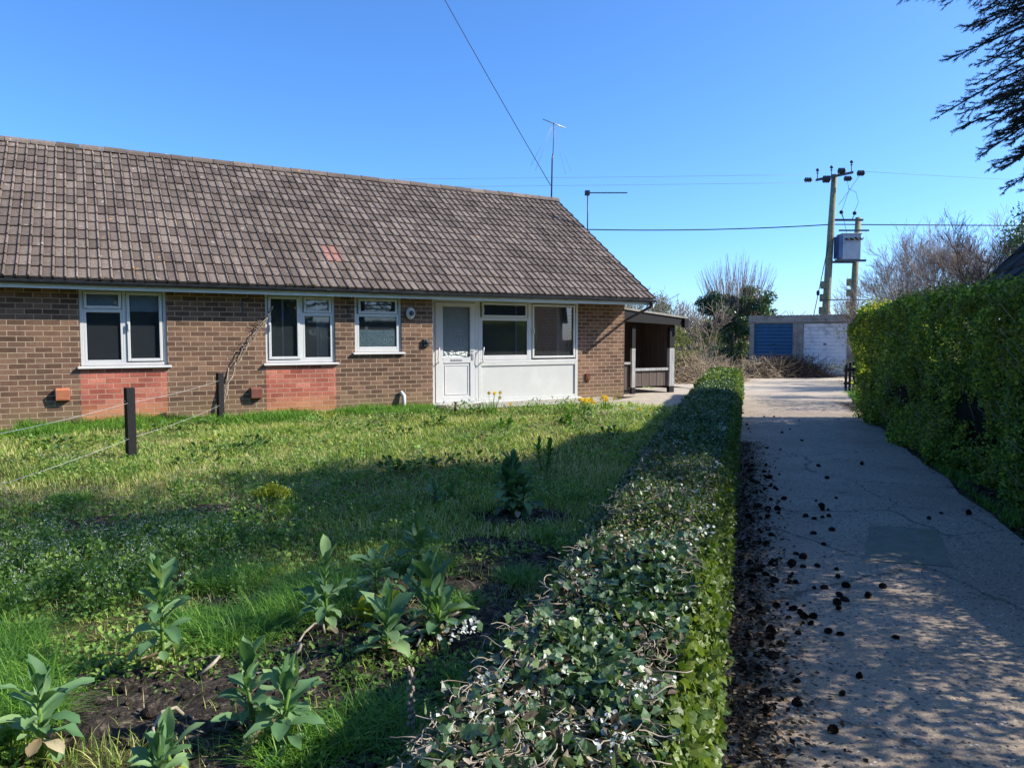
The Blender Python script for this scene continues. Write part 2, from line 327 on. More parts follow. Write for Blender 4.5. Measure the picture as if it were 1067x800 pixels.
def lanemat():
    m, nt, nd, lk = newmat('lane_asphalt')
    g = nd.new('ShaderNodeTexCoord').outputs['Object']
    n = noise(nd, lk, g, .8, 6, .7); r = ramp(nd, [(.35, (.285, .225, .165)), (.65, (.385, .31, .235))]); lk.new(n.outputs[0], r.inputs[0]); c = r.outputs[0]
    n2 = noise(nd, lk, g, 120, 3, .7); rr = ramp(nd, [(.3, (.55, .55, .57)), (.7, (1.45, 1.42, 1.35))]); lk.new(n2.outputs[0], rr.inputs[0]); c = mix(nd, lk, 1, c, rr.outputs[0], 'MULTIPLY')
    v = nd.new('ShaderNodeTexVoronoi'); v.inputs['Scale'].default_value = 42; lk.new(g, v.inputs['Vector'])
    sv = nd.new('ShaderNodeSeparateColor'); lk.new(v.outputs['Color'], sv.inputs[0])
    a = math_(nd, lk, 'LESS_THAN', v.outputs['Distance'], .24); b = math_(nd, lk, 'GREATER_THAN', sv.outputs[0], .80)
    c = mix(nd, lk, math_(nd, lk, 'MULTIPLY', a, b), c, (.62, .60, .56))
    b = math_(nd, lk, 'LESS_THAN', sv.outputs[1], .3); a = math_(nd, lk, 'LESS_THAN', v.outputs['Distance'], .4); c = mix(nd, lk, math_(nd, lk, 'MULTIPLY', a, b), c, (.10, .10, .10))
    vc = nd.new('ShaderNodeTexVoronoi'); vc.feature = 'DISTANCE_TO_EDGE'; vc.inputs['Scale'].default_value = .55
    nw = noise(nd, lk, g, 3, 4, .7); va = nd.new('ShaderNodeVectorMath'); va.operation = 'MULTIPLY_ADD'; lk.new(nw.outputs[1], va.inputs[0]); va.inputs[1].default_value = (.35, .35, 0); lk.new(g, va.inputs[2]); lk.new(va.outputs[0], vc.inputs['Vector'])
    ck = ramp(nd, [(.0, (.8, .8, .8)), (.007, (0, 0, 0))]); lk.new(vc.outputs['Distance'], ck.inputs[0]); c = mix(nd, lk, ck.outputs[0], c, (.05, .045, .035))
    # dusty sandy stretch towards the garages and dirt near the edges
    sx = nd.new('ShaderNodeSeparateXYZ'); lk.new(g, sx.inputs[0])
    q = noise(nd, lk, g, .5, 5, .7); h = math_(nd, lk, 'MULTIPLY_ADD', q.outputs[0], 6, sx.outputs[1]); mr = nd.new('ShaderNodeMapRange'); lk.new(h, mr.inputs[0])
    mr.inputs[1].default_value = 18; mr.inputs[2].default_value = 25; mr.inputs[4].default_value = .85
    c = mix(nd, lk, mr.outputs[0], c, (.52, .44, .33))
    e = noise(nd, lk, g, 2.3, 6, .75); er = ramp(nd, [(.56, (0, 0, 0)), (.72, (.6, .6, .6))]); lk.new(e.outputs[0], er.inputs[0]); c = mix(nd, lk, er.outputs[0], c, (.06, .052, .04))
    p = nd.new('ShaderNodeBsdfPrincipled'); lk.new(c, p.inputs['Base Color']); p.inputs['Roughness'].default_value = .85; p.inputs['Specular IOR Level'].default_value = .3
    bb = bump(nd, lk, n2.outputs[0], .8, .006); lk.new(bump(nd, lk, n.outputs[0], .4, .05, bb), p.inputs['Normal']); out(nd, lk, p.outputs[0]); return m
M['lane'] = lanemat()
M['patch'] = mottled('asphalt_patch', (.17, .165, .12), (.24, .22, .16), 8, .9, .25, .7, 130, c3=(.17, .19, .09), s3=3)
mb = MB(); mb.add([(-500, -300, 0), (500, -300, 0), (500, 900, 0), (-500, 900, 0)], [(0, 1, 2, 3)])
tag(mb.build('ground', M['ground']), kind='structure')
def sheet(name, outline, z, mat, jitter=0, sub=1, kind='structure'):
    pts = []
    for i in range(len(outline)):
        a = outline[i]; b = outline[(i + 1) % len(outline)]
        for k in range(sub):
            t = k / sub; x = a[0] + (b[0] - a[0]) * t; y = a[1] + (b[1] - a[1]) * t
            pts.append((x + (random.uniform(-jitter, jitter)), y + random.uniform(-jitter, jitter), z))
    mb = MB(); mb.add(pts, [tuple(range(len(pts)))]); return tag(mb.build(name, mat), kind=kind)
LEFT = lambda Y: .315 * Y - .10
RIGHT = lambda Y: .3525 * Y + 1.87
sheet('lane', [(LEFT(-4), -4), (RIGHT(-4), -4), (RIGHT(4), 4), (RIGHT(10), 10), (RIGHT(16), 16), (9.2, 20.2), (11.0, 22.8), (15.5, 25), (17, 27), (14, 30), (9, 34), (5.5, 31), (4.6, 25), (5.4, 21.5), (LEFT(19.5), 19.5), (LEFT(10), 10)], .006, M['lane'], .05, 14)
sheet('lane_patch', [(2.36, 4.88), (2.89, 4.74), (3.32, 5.7), (2.85, 5.82)], .010, M['patch'], .012, 8)
sheet('path', [(1.6, 14.9), (2.7, 14.2), (4.2, 14.9), (4.75, 16.2), (5.3, 19.3), (5.2, 22), (3.2, 22.5), (1.2, 19.0), (3.1, 18.7), (1.3, 15.9)], .006, M['paving'], .06, 6)
# ------------------------------------------------------------------ bungalow
HO = (3.085, 18.4854, 0); HR = R(90 - 60.2)
HCx, HSx = math.cos(HR), math.sin(HR)
def H2W(x, y, z=0): return (HO[0] + HCx * x - HSx * y, HO[1] + HSx * x + HCx * y, z)
def W2H(X, Y): dx = X - HO[0]; dy = Y - HO[1]; return (HCx * dx + HSx * dy, -HSx * dx + HCx * dy)
house = thing('bungalow', 'brown brick bungalow with long mossy tiled roof and white windows', 'house', HO, HR)
XL = -22.0; ZT = 2.44
def wall_holes(mb, x0, x1, z0, z1, holes, y0, y1, mat=0):
    xs = sorted({x0, x1, *[h[0] for h in holes], *[h[1] for h in holes]}); zs = sorted({z0, z1, *[h[2] for h in holes], *[h[3] for h in holes]})
    inh = lambda x, z: any(h[0] < x < h[1] and h[2] < z < h[3] for h in holes)
    for i in range(len(xs) - 1):
        for j in range(len(zs) - 1):
            a, b, c, d = xs[i], xs[i + 1], zs[j], zs[j + 1]
            if inh((a + b) / 2, (c + d) / 2): continue
            mb.add([(a, y0, c), (b, y0, c), (b, y0, d), (a, y0, d)], [(0, 1, 2, 3)], mat); mb.add([(a, y1, c), (b, y1, c), (b, y1, d), (a, y1, d)], [(3, 2, 1, 0)], mat)
    for a, b, c, d in holes:
        mb.add([(a, y0, c), (a, y1, c), (a, y1, d), (a, y0, d)], [(0, 1, 2, 3)], mat); mb.add([(b, y0, c), (b, y0, d), (b, y1, d), (b, y1, c)], [(0, 1, 2, 3)], mat)
        mb.add([(a, y0, c), (b, y0, c), (b, y1, c), (a, y1, c)], [(0, 1, 2, 3)], mat); mb.add([(a, y0, d), (b, y0, d), (b, y1, d), (a, y1, d)], [(3, 2, 1, 0)], mat)
    mb.add([(x0, y0, z0), (x0, y0, z1), (x0, y1, z1), (x0, y1, z0)], [(0, 1, 2, 3)], mat); mb.add([(x1, y0, z0), (x1, y1, z0), (x1, y1, z1), (x1, y0, z1)], [(0, 1, 2, 3)], mat)
W1 = (-11.98, -10.64, 1.02, 2.37); W2 = (-8.94, -7.60, 1.02, 2.37); W3 = (-7.20, -6.20, 1.21, 2.37)
W0 = (-19.0, -16.2, 1.02, 2.37)
mb = MB(); wall_holes(mb, XL, -5.5, -.3, ZT, [W0, W1, W2, W3], 0, .24); mb.build('front_wall', M['brick'], house)
mb = MB(); wall_holes(mb, -5.5, 0, -.3, ZT, [(-5.33, -1.45, -.02, 2.38)], .45, .69); mb.add([(-5.5, 0.24, -.3), (-5.5, .45, -.3), (-5.5, .45, ZT), (-5.5, .24, ZT)], [(0, 1, 2, 3)]); mb.build('recessed_wall', M['brick'], house)
mb = MB(); mb.prism([(0, 0), (1, 1)], 0, 0) if False else None
# gable wall (pentagon in yz) on the right
mb = MB(); pts = [(.69, -.3), (8.4, -.3), (8.4, 2.3), (3.97, 5.32), (-.2, 2.42), (.69, 2.42)]
n = len(pts); mb.add([(0, y, z) for y, z in pts] + [(-.24, y, z) for y, z in pts], [tuple(range(n)), tuple(range(2 * n - 1, n - 1, -1))]); mb.build('gable_wall', M['brick'], house)
mb = MB(); mb.box(XL, -.24, 8.16, 8.4, -.3, 2.44); mb.build('back_wall', M['brick'], house)
mb = MB(); mb.box(XL, -.25, .70, 8.15, 2.44, 2.5); mb.box(XL, -.25, .70, 8.15, -.05, 0.0)
mb.box(-5.9, -5.8, .70, 4, 0, 2.44); mb.box(-9.4, -9.3, .25, 4, 0, 2.44); mb.box(-13.2, -13.1, .25, 4, 0, 2.44); mb.box(XL, -.25, 4, 4.1, 0, 2.44); mb.build('interior_wall', M['interior'], house)
def rbox(mb, *a): mb.box(*a)
def window(wn, lights, y, sill=True, mull=(), name='window', head=True):
    x0, x1, z0, z1 = wn; fw = .055
    o = bpy.data.objects.new(name, None); COL.objects.link(o); o.parent = house
    f = MB(); yf = y; yb = y + .07
    f.box(x0, x0 + fw, yf, yb, z0, z1); f.box(x1 - fw, x1, yf, yb, z0, z1); f.box(x0 + fw, x1 - fw, yf, yb, z0, z0 + fw); f.box(x0 + fw, x1 - fw, yf, yb, z1 - fw * 1.3, z1)
    for (a, b, c, d) in mull: f.box(a, b, yf + .002, yb - .003, c, d)
    f.build('frame', M['pvc'], o, bevel=.006)
    for L in lights:
        a, b, c, d = L[:4]; st = .05
        if L[4] in 's':      # opening sash stands proud of the frame
            q = MB(); yp = y - .018
            q.box(a, a + st, yp, y + .04, c, d); q.box(b - st, b, yp, y + .04, c, d); q.box(a + st, b - st, yp, y + .04, c, c + st); q.box(a + st, b - st, yp, y + .04, d - st, d)
            q.build('sash', M['pvc'], o, bevel=.006); ga, gb, gc, gd = a + st, b - st, c + st, d - st
            k = MB(); k.box(a + .018, a + .04, yp - .03, yp, (c + d) / 2 - .06, (c + d) / 2 + .06); k.build('handle', M['pvc'], o)
        else: ga, gb, gc, gd = a, b, c, d
        # black gasket line
        k = MB(); t = .006; yg = y + .012
        k.box(ga, ga + t, yg, yg + .01, gc, gd); k.box(gb - t, gb, yg, yg + .01, gc, gd); k.box(ga + t, gb - t, yg, yg + .01, gc, gc + t); k.box(ga + t, gb - t, yg, yg + .01, gd - t, gd); k.build('gasket', M['rubber'], o)
        g = MB(); g.add([(ga, y + .03, gc), (gb, y + .03, gc), (gb, y + .03, gd), (ga, y + .03, gd)], [(0, 1, 2, 3)])
        mat = M[L[5]] if len(L) > 5 else M['glass']; g.build('pane', mat, o)
    if sill:
        s = MB(); s.prism([(0, 0), (0, 0)], 0, 0) if False else None
        s.add([(x0 - .05, y - .10, z0 - .045), (x1 + .06, y - .10, z0 - .045), (x1 + .06, y + .02, z0 - .045), (x0 - .05, y + .02, z0 - .045),
               (x0 - .05, y - .10, z0 - .018), (x1 + .06, y - .10, z0 - .018), (x1 + .06, y + .02, z0 + .004), (x0 - .05, y + .02, z0 + .004)],
              [(0, 3, 2, 1), (4, 5, 6, 7), (0, 1, 5, 4), (1, 2, 6, 5), (2, 3, 7, 6), (3, 0, 4, 7)]); s.build('sill', M['pvc'], o, bevel=.004)
    return o
Y1 = .03
w1 = window(W1, [(-11.915, -11.345, 2.0, 2.29, 's'), (-11.88, -11.37, 1.12, 1.93, 'f'), (-11.27, -10.71, 1.09, 2.29, 's')], Y1, mull=[(-11.335, -11.275, 1.075, 2.30), (-11.925, -11.335, 1.935, 1.995), (-11.925, -11.88, 1.075, 1.935), (-11.37, -11.335, 1.075, 1.935), (-11.88, -11.37, 1.075, 1.118)])
w2 = window(W2, [(-8.88, -8.29, 1.09, 2.29, 's'), (-8.21, -7.67, 1.99, 2.29, 's'), (-8.19, -7.69, 1.12, 1.92, 'f')], Y1, mull=[(-8.285, -8.225, 1.075, 2.30), (-8.225, -7.655, 1.925, 1.985), (-8.225, -8.19, 1.075, 1.925), (-7.69, -7.655, 1.075, 1.925), (-8.19, -7.69, 1.075, 1.118)])
w3 = window(W3, [(-7.12, -6.28, 1.99, 2.29, 's'), (-7.10, -6.30, 1.32, 1.92, 'f')], Y1, mull=[(-7.145, -6.255, 1.925, 1.985), (-7.145, -7.10, 1.265, 1.925), (-6.30, -6.255, 1.265, 1.925), (-7.10, -6.30, 1.265, 1.318)])
g = MB(); g.add([(-7.095, Y1 + .026, 1.325), (-6.305, Y1 + .026, 1.325), (-6.305, Y1 + .026, 1.66), (-7.095, Y1 + .026, 1.66)], [(0, 1, 2, 3)]); g.build('patterned_pane', M['obscure'], w3)
window(W0, [(-18.9, -17.7, 1.12, 2.2, 'f'), (-17.5, -16.3, 1.12, 2.2, 'f')], Y1, mull=[(-17.68, -17.52, 1.08, 2.3)])
# things seen behind the panes
mb = MB(); mb.box(-11.95, -11.31, .105, .115, 1.98, 2.36); mb.build('roller_blind', M['blind'], house); mb = MB(); mb.box(-11.29, -10.66, .105, .115, 1.96, 2.36); mb.build('roller_blind', M['blind'], house)
mb = MB()
for x in (-8.6, -7.93): mb = MB(); mb.box(x - .016, x + .016, .075, .095, 1.08, 2.30); mb.build('glazing_bar', M['blind'], house)
mb = MB()
for k in range(16): mb.box(-7.65 - k * .016, -7.658 - k * .016, .22 + .02 * (k % 2), .25 + .02 * (k % 2), 1.05, 2.3)
mb.build('curtain', M['blind'], house); mb = MB()
for k in range(16): mb.box(-1.55 - k * .016, -1.558 - k * .016, .82 + .02 * (k % 2), .85 + .02 * (k % 2), 1.0, 2.3)
mb.build('curtain', M['blind'], house)
# window wall in the recess
YR = .43
w4 = window((-4.19, -1.45, .93, 2.38), [(-4.10, -2.90, 1.97, 2.30, 's'), (-4.08, -2.90, 1.10, 1.89, 'f'), (-2.76, -1.54, 1.02, 2.29, 's')], YR, sill=False,
            mull=[(-2.87, -2.77, .99, 2.30), (-4.13, -2.87, 1.895, 1.965), (-4.135, -4.08, .99, 1.895), (-2.90, -2.87, .99, 1.895), (-4.08, -2.90, .99, 1.098)], name='wide_window')
mb = MB()
for x in (-3.15, -1.98): mb = MB(); mb.box(x - .018, x + .018, .51, .53, 1.0, 2.3); mb.build('glazing_bar', M['blind'], house)
p = MB(); p.box(-4.19, -4.11, YR, YR + .07, .06, .929); p.box(-1.53, -1.45, YR, YR + .07, .06, .929); p.box(-4.11, -1.53, YR + .002, YR + .06, .86, .929); p.box(-4.11, -1.53, YR + .002, YR + .06, .06, .13)
p.box(-4.11, -1.53, YR + .028, YR + .05, .13, .86)
p.build('white_panel', M['board'], house, bevel=.005)
s = MB(); s.box(-5.40, -1.38, YR - .08, YR + .12, 0.015, .058); s.build('threshold', M['pvc'], house, bevel=.006)
# door
d = bpy.data.objects.new('front_door', None); COL.objects.link(d); d.parent = house; tag(d, 'white half glazed front door')
f = MB(); f.box(-5.33, -5.26, YR, YR + .07, .06, 2.38); f.box(-4.27, -4.195, YR, YR + .07, .06, 2.38); f.box(-5.26, -4.27, YR, YR + .07, 2.29, 2.38); f.build('frame', M['pvc'], d, bevel=.006)
f = MB(); y0 = YR - .012; y1 = YR + .05
f.box(-5.25, -5.07, y0, y1, .065, 2.28); f.box(-4.40, -4.28, y0, y1, .065, 2.28); f.box(-5.07, -4.40, y0, y1, 2.19, 2.28); f.box(-5.07, -4.40, y0, y1, .94, 1.08); f.box(-5.07, -4.40, y0, y1, .065, .19)
f.box(-5.07, -4.40, y0 + .02, y1 - .01, .19, .94)
f.box(-5.03, -5.01, y0 + .01, y0 + .021, .23, .90); f.box(-4.46, -4.44, y0 + .01, y0 + .021, .23, .90); f.box(-5.01, -4.46, y0 + .01, y0 + .021, .23, .25); f.box(-5.01, -4.46, y0 + .01, y0 + .021, .88, .90)
f.build('door_leaf', M['pvc'], d, bevel=.005)
g = MB(); g.add([(-5.07, YR + .02, 1.08), (-4.40, YR + .02, 1.08), (-4.40, YR + .02, 2.19), (-5.07, YR + .02, 2.19)], [(0, 1, 2, 3)]); g.build('pane', M['ripple'], d)
h = MB(); h.box(-4.36, -4.32, y0 - .012, y0, 1.0, 1.22); h.tube([(-4.34, y0 - .01, 1.15), (-4.34, y0 - .05, 1.15), (-4.48, y0 - .055, 1.15)], .01, 8); h.build('handle', M['steel'], d)
h = MB(); h.box(-4.88, -4.60, y0 - .01, y0, .985, 1.035); h.build('letterbox', M['steel'], d, bevel=.003)
for x0_, x1_ in ((-5.36, -5.20), (-4.20, -4.10)):
    h = MB(); xs = x0_; pts = [(x1_, y0 - .0, .95), (x1_, y0 - .07, .95), (x1_ - .03, y0 - .09, 1.02), (x1_ - .01, y0 - .09, 1.2), (x1_ + .01, y0 - .08, 1.28), (x1_ + .01, y0, 1.28)]
    h.tube(pts, .013, 8); h.build('grab_rail', M['pvc'], d)
# brick panels under windows
for a, b in ((-12.0, -10.66), (-8.95, -7.60)):
    mb = MB(); mb.box(a, b, -.004, .01, -.25, .972); mb.build('brick_panel', M['redbrick'], house)
# roof: every tile a small curved island
def roof_slope(name, x0, x1, yE, zE, yR, zR, mat, redset=(), parent=None, tw=.167, gauge=.345, back=False, jit=1.0):
    dy = yR - yE; dz = zR - zE; L = math.hypot(dy, dz); ty, tz = dy / L, dz / L; ny, nz = -tz, ty
    if back: ny, nz = tz * 1.0 * (1 if dy < 0 else -1), abs(ty)
    rows = round(L / gauge); gauge = L / rows; cols = round((x1 - x0) / tw); tw = (x1 - x0) / cols
    prof = [(0, .002), (.06, .006), (.30, .009), (.55, .009), (.68, .012), (.74, .026), (.81, .036), (.89, .030), (.95, .010), (1.0, -.006)]
    V = []; lv = []; ls = []; mi = []; c = 0
    for r in range(rows):
        for k in range(cols):
            b = len(V); xo = x0 + k * tw; s0 = r * gauge - .012 - random.uniform(0, .008) * jit; s1 = (r + 1) * gauge + .02
            hj = random.uniform(-.004, .004) * jit; tj = random.uniform(-.006, .006) * jit; xj = random.uniform(-.003, .003) * jit
            for (s, hb) in ((s0, -.022), (s0, .030), (s1, .0)):
                for (u_, h_) in prof:
                    hh = hb + hj + (h_ if hb > -.01 else h_ ) + tj * (u_ - .5)
                    x = xo + u_ * tw + xj
                    V.append((x, yE + ty * s + ny * hh, zE + tz * s + nz * hh))
            P = len(prof)
            for q in range(2):
                for i in range(P - 1):
                    ls.append(len(lv)); lv.extend([b + q * P + i, b + q * P + i + 1, b + (q + 1) * P + i + 1, b + (q + 1) * P + i]); mi.append(1 if (r, k) in redset else 0)
    return np_mesh(name, V, lv, ls, mat, mi, False, parent)
yE, zE, yRd, zRd = -.42, 2.46, 3.97, 5.52
# red replacement tiles
def cell(px, rr): return (rr, px)
reds = {(4, 86), (4, 87), (3, 86), (3, 87)}
roof = bpy.data.objects.new('roof', None); COL.objects.link(roof); roof.parent = house
roof_slope('roof_tiles', XL, .25, yE, zE, yRd, zRd, [M['tile'], M['redtile']], reds, roof)
mb = MB(); mb.add([(XL, 8.8, 2.2), (.25, 8.8, 2.2), (.25, 3.97, 5.53), (XL, 3.97, 5.53)], [(0, 1, 2, 3)]); mb.add([(XL, -.36, 2.44), (.22, -.36, 2.44), (.22, 3.97, 5.46), (XL, 3.97, 5.46)], [(0, 1, 2, 3)]); mb.build('rear_slope', M['tile'], roof)
mb = MB(); k = 0; x = XL
while x < .25:
    x2 = min(x + .44, .27); pts = []
    for i in range(9):
        t = math.pi * (i / 8); pts.append((3.97 - math.cos(t) * .13, 5.485 + math.sin(t) * .125))
    n = len(pts); dz = random.uniform(-.006, .006); g0 = .012
    mb.add([(x, y, z + dz + .006) for y, z in pts] + [(x2 - g0, y, z + dz) for y, z in pts], [(i, i + 1, n + i + 1, n + i) for i in range(n - 1)] + [tuple(range(n)), tuple(range(2 * n - 1, n - 1, -1))], 0)
    x = x2
mb.build('ridge_tiles', [M['tile']], roof)
mb = MB()
for k in range(420):
    u_ = random.random(); x = random.uniform(-14, .1); r_ = random.randint(0, 15); s_ = r_ / 16 + .002; y = yE + (yRd - yE) * s_; z = zE + (zRd - zE) * s_ + .028
    if vnoise(x, s_ * 5, .9) < .42: continue
    q = random.uniform(.012, .034); mb.ball((x, y - .012, z), q, 6, 4, 0, (random.uniform(.8, 1.8), 1, .6), .2)
M['moss'] = mottled('moss', (.05, .055, .022), (.13, .12, .06), 30, 1, .05, .8, 90)
tag(mb.build('moss', M['moss'], roof), 'cushions of moss on the tile edges', kind='stuff')
mb = MB(); 
for s_, (ya, za, yb, zb) in enumerate(((-.40, 2.40, 3.97, 5.44), (3.97, 5.44, 8.8, 2.12))):
    mb.add([(.215, ya, za - .16), (.215, yb, zb - .16), (.215, yb, zb + .02), (.215, ya, za + .02), (.24, ya, za - .16), (.24, yb, zb - .16), (.24, yb, zb + .02), (.24, ya, za + .02)], [(0, 1, 2, 3), (7, 6, 5, 4), (0, 4, 5, 1), (3, 2, 6, 7), (0, 3, 7, 4), (1, 5, 6, 2)])
mb.build('bargeboard', M['fascia'], roof)
mb = MB(); mb.box(XL, .22, -.335, -.31, 2.30, 2.44); mb.build('fascia', M['fascia'], roof)
mb = MB(); mb.box(XL, -5.5, -.31, .002, 2.375, 2.39); mb.box(-5.5, .215, -.31, .452, 2.375, 2.39); mb.build('soffit', M['fascia'], roof)
# gutter: half round, with unions and brackets, slightly out of line
gut = bpy.data.objects.new('gutter', None); COL.objects.link(gut); gut.parent = house
mb = MB(); xs = [XL + i * 2.02 for i in range(12)] + [.28]; xs = sorted(x for x in xs if x <= .28)
for i in range(len(xs) - 1):
    z_ = 2.425 + .006 * math.sin(i * 2.1); r = .056; n = 9; A = []; B = []
    for k in range(n):
        t = math.pi + math.pi * k / (n - 1); A.append((xs[i], -.395 + math.cos(t) * r, z_ + math.sin(t) * r)); B.append((xs[i + 1], -.395 + math.cos(t) * r, 2.425 + .006 * math.sin((i + 1) * 2.1) + math.sin(t) * r))
    mb.add(A + B, [(k, n + k, n + k + 1, k + 1) for k in range(n - 1)], 0, True)
    mb.add([(a[0], -.395 + (a[1] + .395) * .9, a[2] + .004) for a in A] + [(b[0], -.395 + (b[1] + .395) * .9, b[2] + .004) for b in B], [(k, k + 1, n + k + 1, n + k) for k in range(n - 1)], 0, True)
    mb.box(xs[i] - .0, xs[i + 1], -.455, -.447, z_ - .004, z_ + .004)
mb.box(.275, .28, -.45, -.34, 2.372, 2.428); mb.build('trough', M['gutter'], gut)
mb = MB()
x = XL + .3
while x < .2:
    w_ = .10 if int(x * 10) % 3 == 0 else .03
    for k in range(8):
        t0 = math.pi + math.pi * k / 8; t1 = math.pi + math.pi * (k + 1) / 8; r = .063
        mb.add([(x, -.395 + math.cos(t0) * r, 2.427 + math.sin(t0) * r), (x + w_, -.395 + math.cos(t0) * r, 2.427 + math.sin(t0) * r), (x + w_, -.395 + math.cos(t1) * r, 2.427 + math.sin(t1) * r), (x, -.395 + math.cos(t1) * r, 2.427 + math.sin(t1) * r)], [(0, 1, 2, 3)])
    if x > -15: mb.build('bracket', M['gutter'], gut)
    mb = MB(); x += .92
dp = MB(); dp.tube([(.17, -.395, 2.38), (.17, -.395, 2.30), (.15, -.36, 2.25), (.075, .40, 1.98), (.06, .52, 1.93), (.06, .56, 1.85), (.06, .56, 0.05)], .034, 10); dp.disc((.17, -.395, 2.33), .045, .06); dp.build('downpipe', M['gutter'], house)
# fittings on the wall
for (x, z, mt, lb) in ((-12.36, .66, 'terracotta', 'orange terracotta vent cowl'), (-9.24, .57, 'redbrown', 'dark red vent cowl')):
    mb = MB(); mb.add([(x, 0, z - .22), (x + .2, 0, z - .22), (x + .2, -.10, z - .20), (x, -.10, z - .20), (x, 0, z), (x + .2, 0, z), (x + .2, -.12, z - .03), (x, -.12, z - .03)], [(0, 3, 2, 1), (4, 5, 6, 7), (0, 1, 5, 4), (1, 2, 6, 5), (2, 3, 7, 6), (3, 0, 4, 7)])
    for k in range(3): mb.box(x + .02, x + .18, -.106 - .004 * k, -.10, z - .18 + k * .05, z - .165 + k * .05)
    tag(mb.build('vent_cowl', M[mt], house, bevel=.008), lb)
mb = MB(); mb.ball((-6.02, -.05, 2.01), .1, 14, 8, 0, (1, .6, 1.25)); mb.build('bulkhead_light', M['pvc'], house)
mb = MB(); mb.tube([(-6.02, -.11, 2.01 + .0), (-6.02, -.125, 2.01)], .055, 12); mb.disc((-6.02, 0, 2.01), .115, -.02, 16, 0, 'y'); mb.build('light_rim', M['darkmetal'], house)
mb = MB(); mb.box(-5.73, -5.60, -.06, 0, 1.32, 1.47); mb.ball((-5.66, -.06, 1.41), .045, 10, 6, 0, (1, .7, 1)); mb.build('key_safe', M['gutter'], house, bevel=.01)
for x, z0_, z1_ in ((-9.35, 1.93, 2.22), (-7.33, 1.9, 2.1), (-2.2, 0, 0)):
    if z1_ == 0: continue
    mb = MB(); mb.tube([(x, 0, z1_), (x, -.06, z1_), (x + .10, -.16, z1_ + .02)], .01, 6); mb.box(x - .015, x + .015, -.012, 0, z0_, z1_ + .02); mb.build('wall_bracket', M['darkmetal'], house)
mb = MB(); mb.box(-1.20, -1.08, .41, .45, .47, .62); mb.ball((-1.12, .42, .5), .05, 8, 5, 0, (1, .5, 1.3)); mb.build('wall_tap', M['rust'], house, bevel=.01)
mb = MB(); mb.tube([(-6.20, -.09, -.02), (-6.20, -.09, .30), (-6.24, -.02, .38)], [.045, .045, .04], 10); mb.build('waste_pipe', M['pvc'], house)
mb = MB(); mb.box(-6.45, -5.55, -.50, -.10, -.02, .05); mb.build('gully_surround', M['darkmetal'], house, bevel=.01)
mb = MB(); mb.box(-5.5, -.6, -.05, .44, -.02, .03); mb.box(-5.45, -.9, -.55, -.06, -.02, .02); mb.build('plinth', M['conc'], house, bevel=.01)
# aerials (on the ridge end)
p0 = H2W(.05, 3.97, 5.6); a = thing('television_aerial', 'tall thin mast aerial with crossed rods on the roof ridge end', 'aerial', p0)
mb = MB(); mb.tube([(0, 0, -.1), (.02, 0, 1.1), (.04, 0, 1.25)], .022, 8); mb.tube([(.04, 0, 1.2), (.07, 0, 2.15)], .013, 6); mb.build('mast', M['darkmetal'], a)
mb = MB(); mb.tube([(-.26, 0, 2.25), (.42, .1, 2.02)], .014, 6); mb.build('boom', M['steel'], a)
mb = MB()
for dx_, dz_ in ((-.62, -1.25), (-.48, -1.38), (.42, -1.42), (.58, -1.32)): mb = MB(); mb.tube([(.05, 0, 2.12), (dx_, dx_ * .3, 2.12 + dz_)], .004, 4); mb.build('rod', M['wiregrey'], a)
p0 = H2W(.30, 2.5, 4.45); a = thing('loft_aerial', 'short mast with a single horizontal yagi aerial beyond the roof end', 'aerial', p0)
mb = MB(); mb.tube([(0, 0, -.3), (0, 0, 1.05)], .018, 6); mb.build('mast', M['darkmetal'], a)
mb = MB(); mb.box(-.06, 1.1, -.012, .012, 1.05, 1.075)
for k in range(14): mb.tube([(k * .08, -.1, 1.075), (k * .08, .1, 1.075)], .006, 4)
mb.box(-.08, .05, -.08, .08, 1.0, 1.12); mb.build('boom', M['darkmetal'], a)
# bare climber on the wall
c = H2W(-9.85, -.12, 0); cl = thing('bare_climber', 'leafless climbing stem leaning up the wall beside the middle window', 'climbing plant', c, HR)
mb = MB()
def wig(p, q, n, a): return [tuple(p[i] + (q[i] - p[i]) * t + (random.uniform(-a, a) if 0 < t < 1 else 0) for i in range(3)) for t in [k / n for k in range(n + 1)]]
mb.tube(wig((0, 0, 0), (.35, .05, 1.05), 8, .02), [.022, .02, .018, .016, .015, .014, .013, .012, .010], 6); mb.tube(wig((.05, 0, 0), (.22, .02, .95), 6, .015), .010, 5)
mb.tube(wig((.35, .05, 1.05), (1.05, .06, 2.1), 14, .03), .010, 5); mb.tube(wig((.30, .05, .9), (.95, .06, 1.9), 12, .035), .008, 5)
for k in range(22):
    t = random.uniform(.3, 1); b0 = (.35 + .7 * t, .05, 1.05 + 1.05 * t); mb.tube([b0, (b0[0] + random.uniform(-.1, .1), b0[1] - random.uniform(0, .05), b0[2] + random.uniform(-.1, .12))], .005, 4)
mb.build('stem', M['deadstem'], cl)
P_ = np.array([(.4 + .65 * t, .0, 1.15 + 1.0 * t) for t in RNG.random(45)]) + RNG.normal(size=(45, 3)) * (.03, .02, .04)
leaf_obj('dry_foliage', leaves(P_, rdir(45), rdir(45), RNG.uniform(.02, .04, 45), T_DIAM), M['deadstem'], cl)
